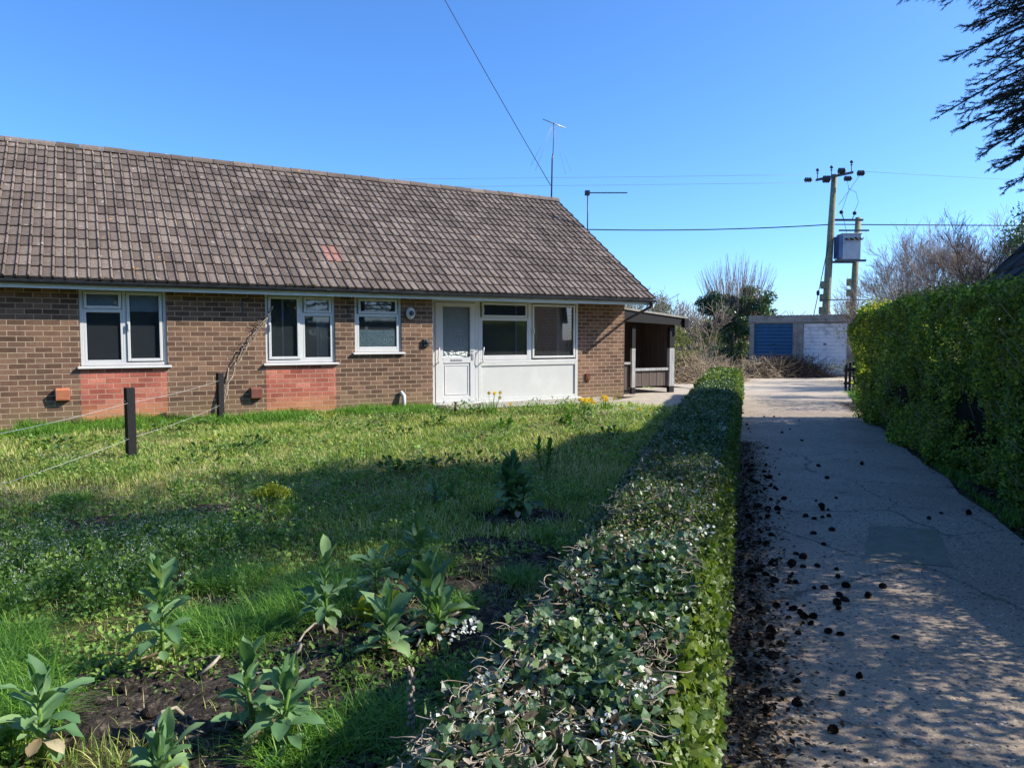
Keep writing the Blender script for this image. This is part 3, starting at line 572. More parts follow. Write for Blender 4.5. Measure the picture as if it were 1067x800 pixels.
# shelter on the gable side
sh = thing('timber_porch', 'dark timber lean-to porch with white painted posts at the house end', 'shelter', HO, HR)
mb = MB(); ya, yb = .75, 3.4
mb.add([(.02, ya, 2.26), (2.45, ya, 2.02), (2.45, yb, 2.02), (.02, yb, 2.26), (.02, ya, 2.31), (2.45, ya, 2.07), (2.45, yb, 2.07), (.02, yb, 2.31)], [(0, 3, 2, 1), (4, 5, 6, 7), (0, 1, 5, 4), (1, 2, 6, 5), (2, 3, 7, 6), (3, 0, 4, 7)]); mb.build('roof_sheet', M['conc'], sh)
mb = MB(); mb.add([(.22, .78, 1.93), (2.25, .78, 1.84), (2.25, .86, 1.84), (.22, .86, 1.93), (.22, .78, 2.23), (2.25, .78, 2.03), (2.25, .86, 2.03), (.22, .86, 2.23)], [(0, 3, 2, 1), (4, 5, 6, 7), (0, 1, 5, 4), (1, 2, 6, 5), (2, 3, 7, 6), (3, 0, 4, 7)]); mb.box(2.3, 2.44, .72, .84, 1.78, 2.03); mb.build('beam', M['blackwood'], sh)
for x in (.62, 1.93):
    mb = MB(); w_ = .075 if x < 1 else .11; mb.box(x, x + w_ * 1.6, .90, .90 + w_, .0, .18, 1); mb.box(x, x + w_ * 1.6, .90, .90 + w_, .18, 1.22, 0); mb.box(x, x + w_ * 1.6, .90, .90 + w_, 1.22, 1.80, 1); mb.build('post', [M['oldpaint'], M['blackwood']], sh, bevel=.006)
mb = MB()
for k in range(9): mb.box(1.0 + k * .13, 1.0 + k * .13 + .122, 2.30 + .01 * (k % 2), 2.33 + .01 * (k % 2), .15, 2.12)
for k in range(13): mb.box(2.13, 2.15 + .008 * (k % 2), .95 + k * .13, 1.072 + k * .13, .10, 1.98)
mb.build('board_wall', M['brownboards'], sh)
mb = MB(); mb.box(.74, 1.93, .92, .96, .62, .69); mb.build('rail', M['oldpaint'], sh); mb = MB(); mb.box(.1, .62, .92, .97, .80, .86); mb.build('rail', M['oldpaint'], sh)
mb = MB()
for k in range(9): mb.box(.76 + k * .13, .76 + k * .13 + .122, .965 + .006 * (k % 2), .985 + .006 * (k % 2), .2, .62)
for k in range(4): mb.box(.06 + k * .13, .06 + k * .13 + .122, .965 + .006 * (k % 2), .985 + .006 * (k % 2), .12, .80)
mb.build('lower_panel', M['brownboards'], sh)
mb = MB(); mb.box(.05, .12, 2.28, 2.36, 0, 2.2); mb.box(.72, .80, 2.28, 2.36, 0, 2.15); mb.box(.80, 2.13, 2.25, 2.29, .05, .15); mb.build('stud', M['blackwood'], sh)
# ------------------------------------------------------------------ neighbour house (dark tiled roof past the hedge)
NP = Vector((8.16, 13.0)); ND = Vector((-.332, -.943))         # far eave corner, direction towards the camera
nb = thing('neighbour_house', 'house with dark tiled roof rising behind the tall right hedge', 'house', (NP.x, NP.y, 0), math.atan2(-ND.x, ND.y) + math.pi)
# local: x to the right (across), -y towards the camera
Ln = 5.4; Sp = 6.6; Hn = 7.1; e0 = 2.26
roof2 = bpy.data.objects.new('roof', None); COL.objects.link(roof2); roof2.parent = nb
def slope2(name, parent):
    tw = .30; rows = 22; dx = Sp / rows; dz = Hn / rows; V = []; lv = []; ls = []
    cols = int(Ln / tw)
    for r in range(rows):
        for k in range(cols):
            b = len(V); y = -k * tw; j = random.uniform(0, .012)
            for (s, h) in ((r, -.01), (r, .035 + j), (r + 1.05, .0)):
                for (u_, hh) in ((0, 0), (.5, .012), (.8, .03), (.97, 0)): V.append((-.1 + s * dx - .7 * (h + hh), y - u_ * tw, e0 + s * dz + .7 * (h + hh)))
            for q in range(2):
                for i in range(3): ls.append(len(lv)); lv.extend([b + q * 4 + i, b + q * 4 + i + 1, b + (q + 1) * 4 + i + 1, b + (q + 1) * 4 + i])
    np_mesh(name, V, lv, ls, M['darktile'], None, False, parent)
slope2('roof_tiles', roof2)
mb = MB(); mb.add([(-.1, 0, e0 - .02), (-.1, -Ln, e0 - .02), (Sp - .1, -Ln, e0 + Hn - .02), (Sp - .1, 0, e0 + Hn - .02)], [(0, 1, 2, 3)]); mb.add([(2 * Sp, 0, e0), (2 * Sp, -Ln, e0), (Sp - .1, -Ln, e0 + Hn), (Sp - .1, 0, e0 + Hn)], [(0, 1, 2, 3)]); mb.build('roof_deck', M['darktile'], roof2)
mb = MB(); mb.add([(-.14, .02, e0 - .2), (Sp - .1, .02, e0 + Hn - .2), (Sp - .1, .02, e0 + Hn + .02), (-.14, .02, e0 + .02), (-.14, -.03, e0 - .2), (Sp - .1, -.03, e0 + Hn - .2), (Sp - .1, -.03, e0 + Hn + .02), (-.14, -.03, e0 + .02)], [(0, 1, 2, 3), (7, 6, 5, 4), (0, 4, 5, 1), (3, 2, 6, 7)]); mb.build('bargeboard', M['blackwood'], roof2)
mb = MB(); pts = [(.3, 0), (2 * Sp - .4, 0), (2 * Sp - .4, e0), (Sp - .1, e0 + Hn - .25), (.3, e0 + .15)]; mb.prism(pts, -.25, -Ln + .25); mb.build('wall', M['brick'], nb)
# ------------------------------------------------------------------ garages
gr = thing('garage_block', 'pair of flat roofed concrete garages at the end of the lane', 'garage', (10.045, 31.0, 0), R(-33.85))
mb = MB(); wall_holes(mb, -.1, 4.12, -.1, 2.12, [(.09, 1.64, -.1, 2.09), (2.04, 3.68, -.1, 2.09)], 0, .12)
mb.box(-.1, .02, .12, 5.4, -.1, 2.35); mb.box(4.0, 4.12, .12, 5.4, -.1, 2.35); mb.box(-.1, 4.12, 5.4, 5.5, -.1, 2.3); mb.build('wall', M['conc'], gr)
mb = MB(); mb.box(-.14, 4.16, -.04, -.004, 2.13, 2.41)
for k in range(34): mb.box(-.13 + k * .127, -.05 + k * .127, -.05, -.04, 2.385, 2.425)
for x in (.62, 1.2, 1.72, 1.98, 2.9, 3.4): mb.box(x, x + .012, -.046, -.04, 2.13, 2.385, 0)
mb.build('fascia', M['conc'], gr)
mb = MB(); mb.box(-.12, 4.14, 0, 5.5, 2.36, 2.41); mb.build('roof_sheet', M['conc'], gr)
mb = MB()
for x in (1.70, 1.93, 3.76): mb = MB(); mb.box(x, x + .10, -.03, -.002, -.05, 2.12); mb.build('pier', M['conc'], gr)
M['bluedoor'] = mottled('blue_paint', (.009, .085, .175), (.013, .11, .22), 4, .5, .4, .1, 30, c3=(.02, .13, .24), s3=1.2)
M['whitedoor'] = mottled('chalky_white_paint', (.66, .68, .70), (.78, .79, .80), 3, .6, .35, .15, 30, c3=(.42, .44, .46), s3=2)
for (a, b, mt, lb) in ((.10, 1.63, 'bluedoor', 'blue ribbed up-and-over door'), (2.05, 3.67, 'whitedoor', 'white ribbed up-and-over door')):
    o = MB(); n = 14; pr = []
    for k in range(n):
        z0_ = .03 + k * 2.04 / n; z1_ = z0_ + 2.04 / n
        o.add([(a, .07, z0_), (b, .07, z0_), (b, .045, z0_ + .012), (a, .045, z0_ + .012), (b, .05, z1_ - .02), (a, .05, z1_ - .02), (b, .07, z1_), (a, .07, z1_)], [(0, 1, 2, 3), (3, 2, 4, 5), (5, 4, 6, 7)])
    o.box(a, a + .04, .03, .06, .03, 2.07); o.box(b - .04, b, .03, .06, .03, 2.07); o.box(a + .04, b - .04, .035, .06, 2.02, 2.07)
    dd = tag(o.build('garage_door', M[mt], gr), lb)
    h = MB(); h.box((a + b) / 2 - .05, (a + b) / 2 + .05, .015, .045, 1.22, 1.28); h.build('handle', M['darkmetal'], dd); h = MB(); h.box(a + .22, a + .42, .02, .045, .70, .73); h.build('lower_handle', M['darkmetal'], dd)
mb = MB(); mb.tube([(4.2, -.05, 0), (4.2, -.05, 2.3)], .035, 8); mb.build('drainpipe', M['darkmetal'], gr)
# ------------------------------------------------------------------ power poles
def insul(mb, c, r=.11, n=3, axis='z'):
    for k in range(n):
        h = .05
        if axis == 'z': mb.tube([(c[0], c[1], c[2] + k * h), (c[0], c[1], c[2] + k * h + .03)], [r, r * .6], 10)
        else: mb.tube([(c[0] + k * h, c[1], c[2]), (c[0] + k * h + .03, c[1], c[2])], [r, r * .6], 10)
PY = 38.0
pl = thing('power_pole', 'tall leaning wooden power pole topped by a crossarm with insulators', 'power pole', (16.05, PY, 0))
mb = MB(); mb.tube([(-.05, 0, -.2), (0.03, 0, 3), (.17, 0, 7), (.28, 0, 9.75)], [.21, .19, .165, .14], 12); mb.build('shaft', M['polewood'], pl)
mb = MB(); mb.add([(-.75, -.30, 9.36), (1.10, -.30, 9.74), (1.10, -.18, 9.74), (-.75, -.18, 9.36), (-.75, -.30, 9.48), (1.10, -.30, 9.86), (1.10, -.18, 9.86), (-.75, -.18, 9.48)], [(0, 3, 2, 1), (4, 5, 6, 7), (0, 1, 5, 4), (1, 2, 6, 5), (2, 3, 7, 6), (3, 0, 4, 7)]); mb.build('crossarm', M['darkmetal'], pl)
for (x, z) in ((-.68, 9.42), (.02, 9.56), (1.02, 9.82)):
    mb = MB(); mb.tube([(x, -.24, z), (x, -.24, z + .45)], .02, 6); mb.ball((x, -.24, z + .50), .085, 10, 6); mb.tube([(x, -.24, z + .33), (x, -.24, z + .38)], [.07, .04], 8); mb.build('pin_insulator', M['darkmetal'], pl)
for (x, z, r) in ((-1.17, 9.42, .13), (-.25, 9.45, .19), (.50, 9.86, .16), (.82, 9.48, .14), (1.47, 9.75, .15)):
    mb = MB()
    for k in range(4): mb.tube([(x - .14 + k * .085, -.3, z), (x - .09 + k * .085, -.3, z)], [r, r * .6], 12)
    mb.tube([(x - .2, -.3, z), (x + .22, -.3, z)], .04, 6); mb.build('strain_insulator', M['darkmetal'], pl)
mb = MB()
for z in (2.7, 3.35, 4.0): mb = MB(); mb.box(-.42 + z * .04, -.12 + z * .04, -.12, .12, z, z + .38); mb.build('step_bracket', M['polewood'], pl, bevel=.03)
p2 = thing('transformer_pole', 'shorter wooden pole carrying the right side of the transformer', 'power pole', (17.42, PY, 0))
mb = MB(); mb.tube([(-.02, 0, -.2), (.06, 0, 4), (.18, 0, 7.6)], [.18, .16, .14], 12); mb.build('shaft', M['polewood'], p2)
mb = MB()
for z in (3.0, 3.6, 4.15): mb = MB(); mb.box(-.30, -.08, -.12, .12, z, z + .36); mb.build('step_bracket', M['polewood'], p2, bevel=.03)
tr = thing('transformer', 'grey pole mounted transformer slung between the two wooden poles', 'transformer', (16.9, PY - .35, 0))
mb = MB(); mb.box(-.36, .56, -.33, .33, 5.42, 6.66); mb.box(-.39, .60, -.37, .37, 6.66, 6.72); mb.build('tank', mottled('grey_enamel', (.34, .36, .38), (.44, .46, .48), 3, .5, .4, .05), tr, bevel=.02)
mb = MB()
for k in range(7): mb.box(-.54, -.37, -.33 + k * .1, -.31 + k * .1, 5.5, 6.6)
mb.box(-.375, -.361, -.33, .28, 5.5, 6.6); mb.build('cooling_fins', mottled('blue_grey_enamel', (.08, .13, .24), (.11, .17, .29), 3, .5, .4, .05), tr)
for bx in ((-.75, .80, -.42, -.34, 5.30, 5.41), (-.75, .80, .34, .42, 5.30, 5.41), (-.6, .90, -.42, -.38, 6.80, 6.88), (-.65, .75, -.1, 0, 7.36, 7.46), (-1.4, 1.2, -.3, -.26, 3.38, 3.43)): mb = MB(); mb.box(*bx); mb.build('support_beam', M['darkmetal'], tr)
mb = MB()
for x in (-.15, .1, .35, .55): mb = MB(); mb.tube([(x - .10, -.36, 6.45 + .05 * (x > .2)), (x, -.45, 6.38), (x + .10, -.36, 6.47)], .04, 6); mb.build('bushing', M['rubber'], tr)
for x, z in ((-.35, 7.75), (.32, 7.7)):
    mb = MB(); mb.tube([(x * .6, -.05, 7.42), (x, -.05, z)], .02, 5); mb.ball((x, -.05, z + .05), .10, 10, 6); mb.build('surge_arrester', M['rubber'], tr)
def sag(a, b, s, n=24): return [(a[0] + (b[0] - a[0]) * t, a[1] + (b[1] - a[1]) * t, a[2] + (b[2] - a[2]) * t - s * 4 * t * (1 - t)) for t in [k / n for k in range(n + 1)]]
def wire(name, label, a, b, s, r, m='wire', cat='cable', group=None, extra=()):
    mb = MB(); mb.tube(sag(a, b, s), r, 5)
    for e in extra: mb.tube(e, r, 5)
    return tag(mb.build(name, M[m]), label, cat, group)
wire('overhead_cable', 'thick black cable sagging left from the power pole behind the roof', (-14, 36, 8.1), (16.3, 38, 7.25), .75, .028)
wire('overhead_cable', 'thick black cable running right from the power pole over the hedge', (16.3, 38, 7.25), (62, 40, 7.6), .1, .028)
wire('service_cable', 'single cable dropping across the sky to the roof ridge', H2W(.02, 3.97, 5.95), (-7.2, 20.6, 20.5), .25, .011)
for k, (dz, lb) in enumerate(((9.75, 'upper'), (9.35, 'lower'))):
    wire('high_voltage_wire', 'faint %s thin wire crossing the sky level with the pole crossarm' % lb, (-60, 39, dz + .1), (15.2, 38, dz), .25, .008, 'wiregrey')
wire('high_voltage_wire', 'faint thin wire leaving the crossarm to the right', (17.7, 38, 9.9), (70, 40, 9.3), .5, .007, 'wiregrey')
mb = MB(); mb.tube([(16.25, PY - .1, 7.2), (14.75, PY - 1, 1.0), (14.6, PY - 1.1, 0)], .022, 5); mb.ball((15.4, PY - .6, 3.75), .09, 8, 5, 0, (1, 1, 1.6)); tag(mb.build('stay_wire', M['wire']), 'slanting stay wire bracing the left side of the tall power pole', 'stay wire')
mb = MB(); mb.tube([(16.85, PY - .3, 9.4), (16.95, PY - .3, 8.9), (16.7, PY - .35, 8.2), (16.55, PY - .4, 7.8)], .010, 4); mb.tube([(17.5, PY - .3, 9.7), (16.95, PY - .35, 8.9), (16.5, PY - .2, 8.2)], .010, 4); mb.tube([(16.9, PY - .3, 9.0), (17.3, PY - .3, 8.8), (17.42, PY - .35, 8.3), (17.2, PY - .4, 7.8)], .010, 4)
mb.tube([(16.6, PY - .4, 7.75), (16.85, PY - .4, 6.75)], .010, 4); tag(mb.build('jumper_cable', M['wire']), 'thin looping jumper leads between crossarm and transformer', 'cable')
# ------------------------------------------------------------------ fence posts and wires (front garden)
FP = [(-5.18, 13.08), (-4.73, 9.11), (-4.28, 5.1)]
for i, ((x, y), lb) in enumerate(zip(FP[:2], ('black timber fence post close against the brick wall', 'black timber fence post standing alone on the sunny lawn'))):
    t = thing('fence_post', lb, 'fence post', (x, y, 0), HR + .3, 'black posts of the wire fence')
    h = .88 if i == 0 else .885
    mb = MB(); mb.box(-.05, .05, -.05, .05, -.1, h); mb.build('post', M['blackwood'], t, bevel=.004)
    mb = MB(); 
    for z in (.26, .72): mb = MB(); mb.tube([(-.055, -.03, z), (-.065, 0, z + .012), (-.055, .03, z)], .006, 5); mb.build('staple', M['fencewire'], t)
for z, nm in ((.70, 'upper'), (.26, 'lower')):
    mb = MB()
    for i in range(2):
        a = (FP[i][0], FP[i][1] - (.0), z + (.05 if i == 0 else 0)); b = (FP[i + 1][0], FP[i + 1][1], z); mb.tube(sag(a, b, .03, 10), .0026, 4)
    tag(mb.build('fence_wire', M['fencewire']), '%s slack wire strung between the black fence posts' % nm, 'fence wire')
# black palings by the far end of the right hedge
pf = thing('paling_gate', 'short run of black pointed palings at the hedge end', 'fence', (9.3, 20.6, 0), R(5))
for k in range(5):
    mb = MB(); x = k * .115; h = .80 + random.uniform(-.04, .05); mb.prism([(x, 0), (x + .062, 0), (x + .062, h - .05), (x + .031, h), (x, h - .05)], 0, .03); mb.build('paling', M['blackwood'], pf)
for z in (.2, .58): mb = MB(); mb.box(0, .6, .031, .07, z, z + .07); mb.build('rail', M['blackwood'], pf)
# stake and stone near the door
mb = MB(); mb.tube([(-1.09, 14.1, -.05), (-1.085, 14.1, .26)], .018, 8); mb.disc((-1.085, 14.1, .26), .026, .02); tag(mb.build('iron_stake', M['rust']), 'rusty iron stake in the grass below the front door', 'stake')
mb = MB(); mb.ball((-1.40, 14.75, .06), .16, 9, 6, 0, (1.2, .8, .6), .12); tag(mb.build('garden_stone', M['bark']), 'dark rough stone lying beside the front door step', 'stone')
# ================================================================== VEGETATION
M['leafhedge'] = foliage('hedge_leaves', [(0, (.022, .05, .010)), (.35, (.06, .11, .018)), (.7, (.16, .19, .028)), (1, (.32, .33, .05))], .5, .42, .45, .7, 1.3)
M['leafivy'] = foliage('ivy_leaves', [(0, (.014, .034, .014)), (.4, (.030, .065, .026)), (.75, (.055, .10, .040)), (1, (.13, .17, .075))], .22, .38, .5, .5, 2.2)
M['leafyoung'] = foliage('young_leaves', [(0, (.045, .085, .014)), (.5, (.085, .14, .024)), (1, (.17, .215, .045))], .35, .45, .4, .5, 2)
M['leafdark'] = foliage('dark_leaves', [(0, (.014, .026, .012)), (.5, (.028, .048, .020)), (1, (.055, .080, .032))], .2, .45, .4, .6, 1.2)
M['leafolive'] = foliage('olive_leaves', [(0, (.05, .06, .022)), (.5, (.09, .105, .035)), (1, (.16, .17, .055))], .3, .6, .3, .5, 1.2)
M['needle'] = foliage('spruce_needles', [(0, (.010, .022, .014)), (.5, (.018, .036, .022)), (1, (.034, .058, .034))], .1, .55, .3, .5, 1.5)
M['grassm'] = foliage('grass_blades', [(0, (.06, .115, .022)), (.35, (.13, .205, .034)), (.6, (.235, .29, .055)), (.8, (.32, .33, .10)), (1, (.50, .42, .24))], .38, .5, .3, 1.3, .7)
M['grasslush'] = foliage('lush_grass', [(0, (.035, .10, .016)), (.5, (.08, .19, .022)), (1, (.16, .29, .035))], .35, .45, .35, .5, 1)
M['straw'] = foliage('straw', [(0, (.20, .15, .085)), (.5, (.36, .29, .17)), (1, (.50, .43, .29))], .25, .8, .15, .4, 2)
M['weed'] = foliage('weed_leaves', [(0, (.045, .10, .02)), (.5, (.10, .19, .035)), (1, (.20, .28, .06))], .35, .5, .3, .6, 1.4)
M['cabbage'] = foliage('broad_leaves', [(0, (.055, .12, .05)), (.5, (.10, .185, .08)), (1, (.18, .26, .11))], .32, .6, .3, .3, 2.5)
M['petalwhite'] = foliage('white_petals', [(0, (.50, .52, .50)), (1, (.80, .82, .80))], .3, .6, .2, .1, 2)
M['petalyellow'] = foliage('yellow_petals', [(0, (.70, .42, .01)), (1, (.85, .62, .03))], .3, .6, .2, .1, 2)
M['euph'] = foliage('lime_bracts', [(0, (.20, .25, .02)), (.5, (.32, .36, .03)), (1, (.44, .46, .06))], .35, .5, .3, .2, 6)
M['litter'] = foliage('leaf_litter', [(0, (.014, .010, .007)), (.5, (.040, .028, .018)), (.85, (.085, .06, .036)), (1, (.22, .16, .09))], 0, .9, .1, .5, 3)
M['cone'] = mottled('cone_scales', (.018, .012, .009), (.055, .036, .025), 40, .9, .1, 0)
hedgeL = lambda Y: .315 * Y - .70 - .015 * np.maximum(Y - 3, 0)
hedgeR_ = lambda Y: .315 * Y - .15
HT = lambda X, Y: .60 + .012 * Y * .3 + .10 * (vnoise(X, Y, 1.6) - .5) + .05 * (vnoise(X, Y, 5) - .5)
# ---- bare soil bed in the foreground
SOIL = [(-.75, 3.9, 1.15, .75), (-1.35, 2.95, .9, .45), (-.1, 5.0, .5, .5), (-3.2, 5.9, .5, .3), (.1, 6.1, .5, .35), (-2.4, 6.3, .5, .3), (-.35, 2.9, .5, .6), (-.9, 2.2, 1.4, .4)]
def soilmask(x, y):
    m = np.zeros_like(x)
    for cx_, cy_, rx, ry in SOIL: m = np.maximum(m, 1 - ((x - cx_) / rx) ** 2 - ((y - cy_) / ry) ** 2)
    return np.clip(m * 2 + 1.1 * (vnoise(x, y, 2.5) - .5), 0, 1)
xs = np.arange(-5, 1.6, .05); ys = np.arange(1.2, 8.6, .05); GX, GY = np.meshgrid(xs, ys)
GZ = -.03 + .055 * soilmask(GX, GY) + .030 * (vnoise(GX, GY, 9) - .3) * soilmask(GX, GY) + .014 * (vnoise(GX, GY, 21) - .5)
ny_, nx_ = GX.shape; idx = np.arange(nx_ * ny_).reshape(ny_, nx_)
Q = np.stack([idx[:-1, :-1], idx[:-1, 1:], idx[1:, 1:], idx[1:, :-1]], -1).reshape(-1, 4)
tag(np_mesh('soil', np.stack([GX, GY, GZ], -1).reshape(-1, 3), Q.ravel(), np.arange(len(Q)) * 4, M['soil'], None, True), kind='structure')
# soil crumbs, dead leaves
def scatter(n, x0, x1, y0, y1, ybias=1.0):
    y = y0 + (y1 - y0) * RNG.random(n) ** ybias; x = x0 + (x1 - x0) * RNG.random(n); return x, y
def inlawn(x, y, hb=-.95):
    hx, hy = HCx * (x - HO[0]) + HSx * (y - HO[1]), -HSx * (x - HO[0]) + HCx * (y - HO[1])
    ok = (x < .315 * y - .62 - .015 * np.maximum(y - 3, 0)) & (hy < np.where(hx < -5.4, -.02, hb))
    ok &= ~((hx > -1.0) & (hy > -2.3 + .3 * hx))
    return ok
def view(x, y, m=1.0): return (np.abs(x) < .72 * y + m) & (y > 1.3)
parts = []
# main lawn blades in three distance bands
def band(n, y0, y1, hmin, hmax, wd, dens=1.0, xl=None):
    y = y0 + (y1 - y0) * RNG.random(n); xl = -.74 * y - 1.2; x = xl + (.36 * y - xl) * RNG.random(n)
    s = soilmask(x, y); cl = vnoise(x, y, .55) * .6 + vnoise(x, y, 1.7) * .4
    keep = inlawn(x, y) & (RNG.random(n) > s * .86) & (RNG.random(n) < .35 + 1.1 * (cl - .2))
    x, y, cl = x[keep], y[keep], cl[keep]
    h = hmin + (hmax - hmin) * RNG.random(len(x)) * (.45 + 1.1 * cl)
    return blades(np.stack([x, y, np.full(len(x), -.01)], 1), h, RNG.uniform(.2, 1.0, len(x)), np.full(len(x), wd) * RNG.uniform(.7, 1.3, len(x)))
parts.append(band(60000, 1.8, 5, .03, .11, .0022)); parts.append(band(105000, 5, 9, .03, .11, .0032)); parts.append(band(120000, 9, 13.5, .035, .11, .0048)); parts.append(band(70000, 13.5, 18, .04, .13, .006))
tag(leaf_obj('lawn_grass', merge(*parts), M['grassm']), 'short rough grass over the front garden', 'grass', kind='stuff')
# long arching tufts
tc = [(-2.2, 3.0, .30), (-2.5, 3.4, .28), (-1.95, 2.75, .25), (-1.35, 3.55, .24), (-1.05, 3.95, .26), (-1.25, 3.85, .24), (-.55, 4.7, .2), (-2.6, 4.5, .2), (-1.7, 4.4, .22), (-.5, 2.7, .22), (-.75, 2.55, .2), (-3.1, 5.0, .2), (-2.2, 5.4, .2), (-1.15, 4.25, .25),
      (-.3, 4.0, .16), (.05, 4.5, .15), (-4.0, 6.6, .2), (-.2, 3.1, .15), (-2.9, 3.9, .24), (-1.6, 3.7, .2), (-2.4, 2.6, .26), (.3, 5.4, .14), (-.6, 5.2, .16), (-1.9, 6.2, .16)]
parts = []
for cx_, cy_, h_ in tc:
    n = int(900 * h_ / .25); r = RNG.random(n) ** .6 * h_ * .9; t = RNG.random(n) * 6.283
    P_ = np.stack([cx_ + r * np.cos(t), cy_ + r * np.sin(t), np.full(n, -.01)], 1)
    parts.append(blades(P_, RNG.uniform(.5, 1.1, n) * h_, RNG.uniform(.4, 1.35, n), np.full(n, .0028), .9, 4))
# lush fringe along the wall base
n = 26000; hx = RNG.uniform(-17, -5.6, n); hy = -RNG.random(n) ** 1.4 * 1.3 - .02; keep = vnoise(hx, hy, 1.3) > .33; hx, hy = hx[keep], hy[keep]
P_ = np.stack([HO[0] + HCx * hx - HSx * hy, HO[1] + HSx * hx + HCx * hy, np.zeros(len(hx))], 1)
parts.append(blades(P_, RNG.uniform(.07, .22, len(hx)) * (.5 + vnoise(hx, hy, 2.2)), RNG.uniform(.3, 1.1, len(hx)), np.full(len(hx), .006)))
tag(leaf_obj('long_grass', merge(*parts), M['grasslush']), 'long arching grass tufts and lush fringe along the wall', 'grass', kind='stuff')
# dead straw thatch
parts = []
for (n, y0, y1, s0) in ((12000, 1.8, 6, .07), (30000, 6, 10, .08), (34000, 10, 15, .10)):
    y = y0 + (y1 - y0) * RNG.random(n); xl = -.74 * y - 1; x = xl + (.36 * y - xl) * RNG.random(n); k = inlawn(x, y) & (vnoise(x, y, .8) + .3 * (vnoise(x, y, 3) - .5) > .46) ; x, y = x[k], y[k]
    P_ = np.stack([x, y, RNG.uniform(.005, .06, len(x))], 1); D = rdir(len(x)); D[:, 2] *= .35
    parts.append(leaves(P_, D, rdir(len(x), (0, 0, 1.5)), RNG.uniform(.5, 1.3, len(x)) * s0, T_SLIM, np.full(len(x), .35)))
tag(leaf_obj('dry_thatch', merge(*parts), M['straw']), 'dry straw coloured thatch lying in the lawn', 'dead grass', kind='stuff')
# broad leaved ground weeds (clumpy)
def weedclumps(cs, size, perm, spread, hh, T=T_OVAL):
    P_ = []; S = []; D = []
    for (x, y) in cs:
        n = max(4, int(perm * random.uniform(.6, 1.4))); r = RNG.random(n) ** .5 * spread * random.uniform(.6, 1.3); t = RNG.random(n) * 6.283
        z = RNG.random(n) * hh * (1 - (r / (spread * 1.5)) ** 2)
        P_.append(np.stack([x + r * np.cos(t), y + r * np.sin(t), z], 1)); d = np.stack([np.cos(t), np.sin(t), RNG.uniform(.1, 1.1, n)], 1) + RNG.normal(size=(n, 3)) * .35; D.append(d); S.append(RNG.uniform(.6, 1.3, n) * size)
    P_ = np.concatenate(P_); D = np.concatenate(D); S = np.concatenate(S)
    return leaves(P_, D, rdir(len(P_), (0, 0, 1.2)), S, T)
def pick(n, y0, y1, f):
    y = y0 + (y1 - y0) * RNG.random(n); xl = -.74 * y - 1; x = xl + (.36 * y - xl) * RNG.random(n); k = inlawn(x, y) & f(x, y); return list(zip(x[k], y[k]))
lime = [weedclumps(pick(500, 4.5, 10, lambda x, y: vnoise(x, y, 1.5) > .62), .040, 14, .10, .06), weedclumps(pick(700, 9.5, 15, lambda x, y: vnoise(x, y, 1.3) > .60), .06, 12, .15, .08, T_DIAM)]
M['limew'] = foliage('lime_weed', [(0, (.12, .20, .02)), (.5, (.22, .30, .03)), (1, (.36, .38, .06))], .4, .5, .3, .4, 2)
tag(leaf_obj('lime_weeds', merge(*lime), M['limew']), 'yellow green rosette weeds in patches through the lawn', 'weeds', kind='stuff')
dk = [weedclumps(pick(160, 8, 16.5, lambda x, y: vnoise(x, y, 1.9) > .60), .07, 34, .22, .20, T_OVAL)]
M['darkw'] = foliage('dark_weed', [(0, (.035, .08, .018)), (.5, (.07, .14, .03)), (1, (.12, .20, .05))], .35, .5, .3, .4, 2)
tag(leaf_obj('dark_weeds', merge(*dk), M['darkw']), 'taller dark green weed clumps dotting the sunny lawn', 'weeds', kind='stuff')
parts = [weedclumps(pick(1900, 1.9, 5.2, lambda x, y: vnoise(x, y, 1.2) > .34), .028, 16, .09, .07),
         weedclumps(pick(1700, 5, 9.5, lambda x, y: vnoise(x, y, .9) > .42), .035, 14, .12, .08),
         weedclumps(pick(1500, 9.5, 16, lambda x, y: vnoise(x, y, .8) > .40), .05, 14, .16, .11, T_DIAM)]
tag(leaf_obj('ground_weeds', merge(*parts), M['weed']), 'low leafy weeds spreading through the lawn', 'weeds', kind='stuff')
# tall airy weeds with tiny white flowers (bittercress)
def airy(cs, h, perm=22):
    st = MB(); P_ = []; L_ = []
    for (x, y) in cs:
        for k in range(perm // 5):
            hh = h * random.uniform(.5, 1.15); dx, dy = random.uniform(-.06, .06), random.uniform(-.06, .06)
            st.tube([(x + dx * .3, y + dy * .3, 0), (x + dx, y + dy, hh)], [.0016, .001], 3, 0, False)
            for q in range(4): P_.append((x + dx + random.gauss(0, .014), y + dy + random.gauss(0, .014), hh + random.gauss(0, .010)))
            for q in range(7): t = random.random() ** .6; L_.append((x + dx * t + random.gauss(0, .02), y + dy * t + random.gauss(0, .02), hh * t * .9))
    return st, np.array(P_), np.array(L_)
cs = pick(420, 5.0, 8.4, lambda x, y: (x < .6) & (vnoise(x, y, .9) > .36)) + pick(260, 3.6, 5.4, lambda x, y: (x < -1.5) & (vnoise(x, y, .9) > .3)) + pick(900, 3.9, 5.6, lambda x, y: (x < -2.1) & (vnoise(x, y, 1.1) > .35)) + pick(420, 8.4, 13, lambda x, y: (x > -3.5) & (vnoise(x, y, .7) > .45))
st, PF, PL = airy(cs, .21)
aw = thing('flowering_weeds', 'airy weeds with tiny white flowers scattered across the lawn', 'weeds', (0, 0, 0)); aw['kind'] = 'stuff'
st.build('stems', M['weed'], aw)
leaf_obj('leaflets', leaves(PL, rdir(len(PL), (0, 0, .3)), rdir(len(PL), (0, 0, 1)), RNG.uniform(.018, .04, len(PL)), T_DIAM), M['weed'], aw)
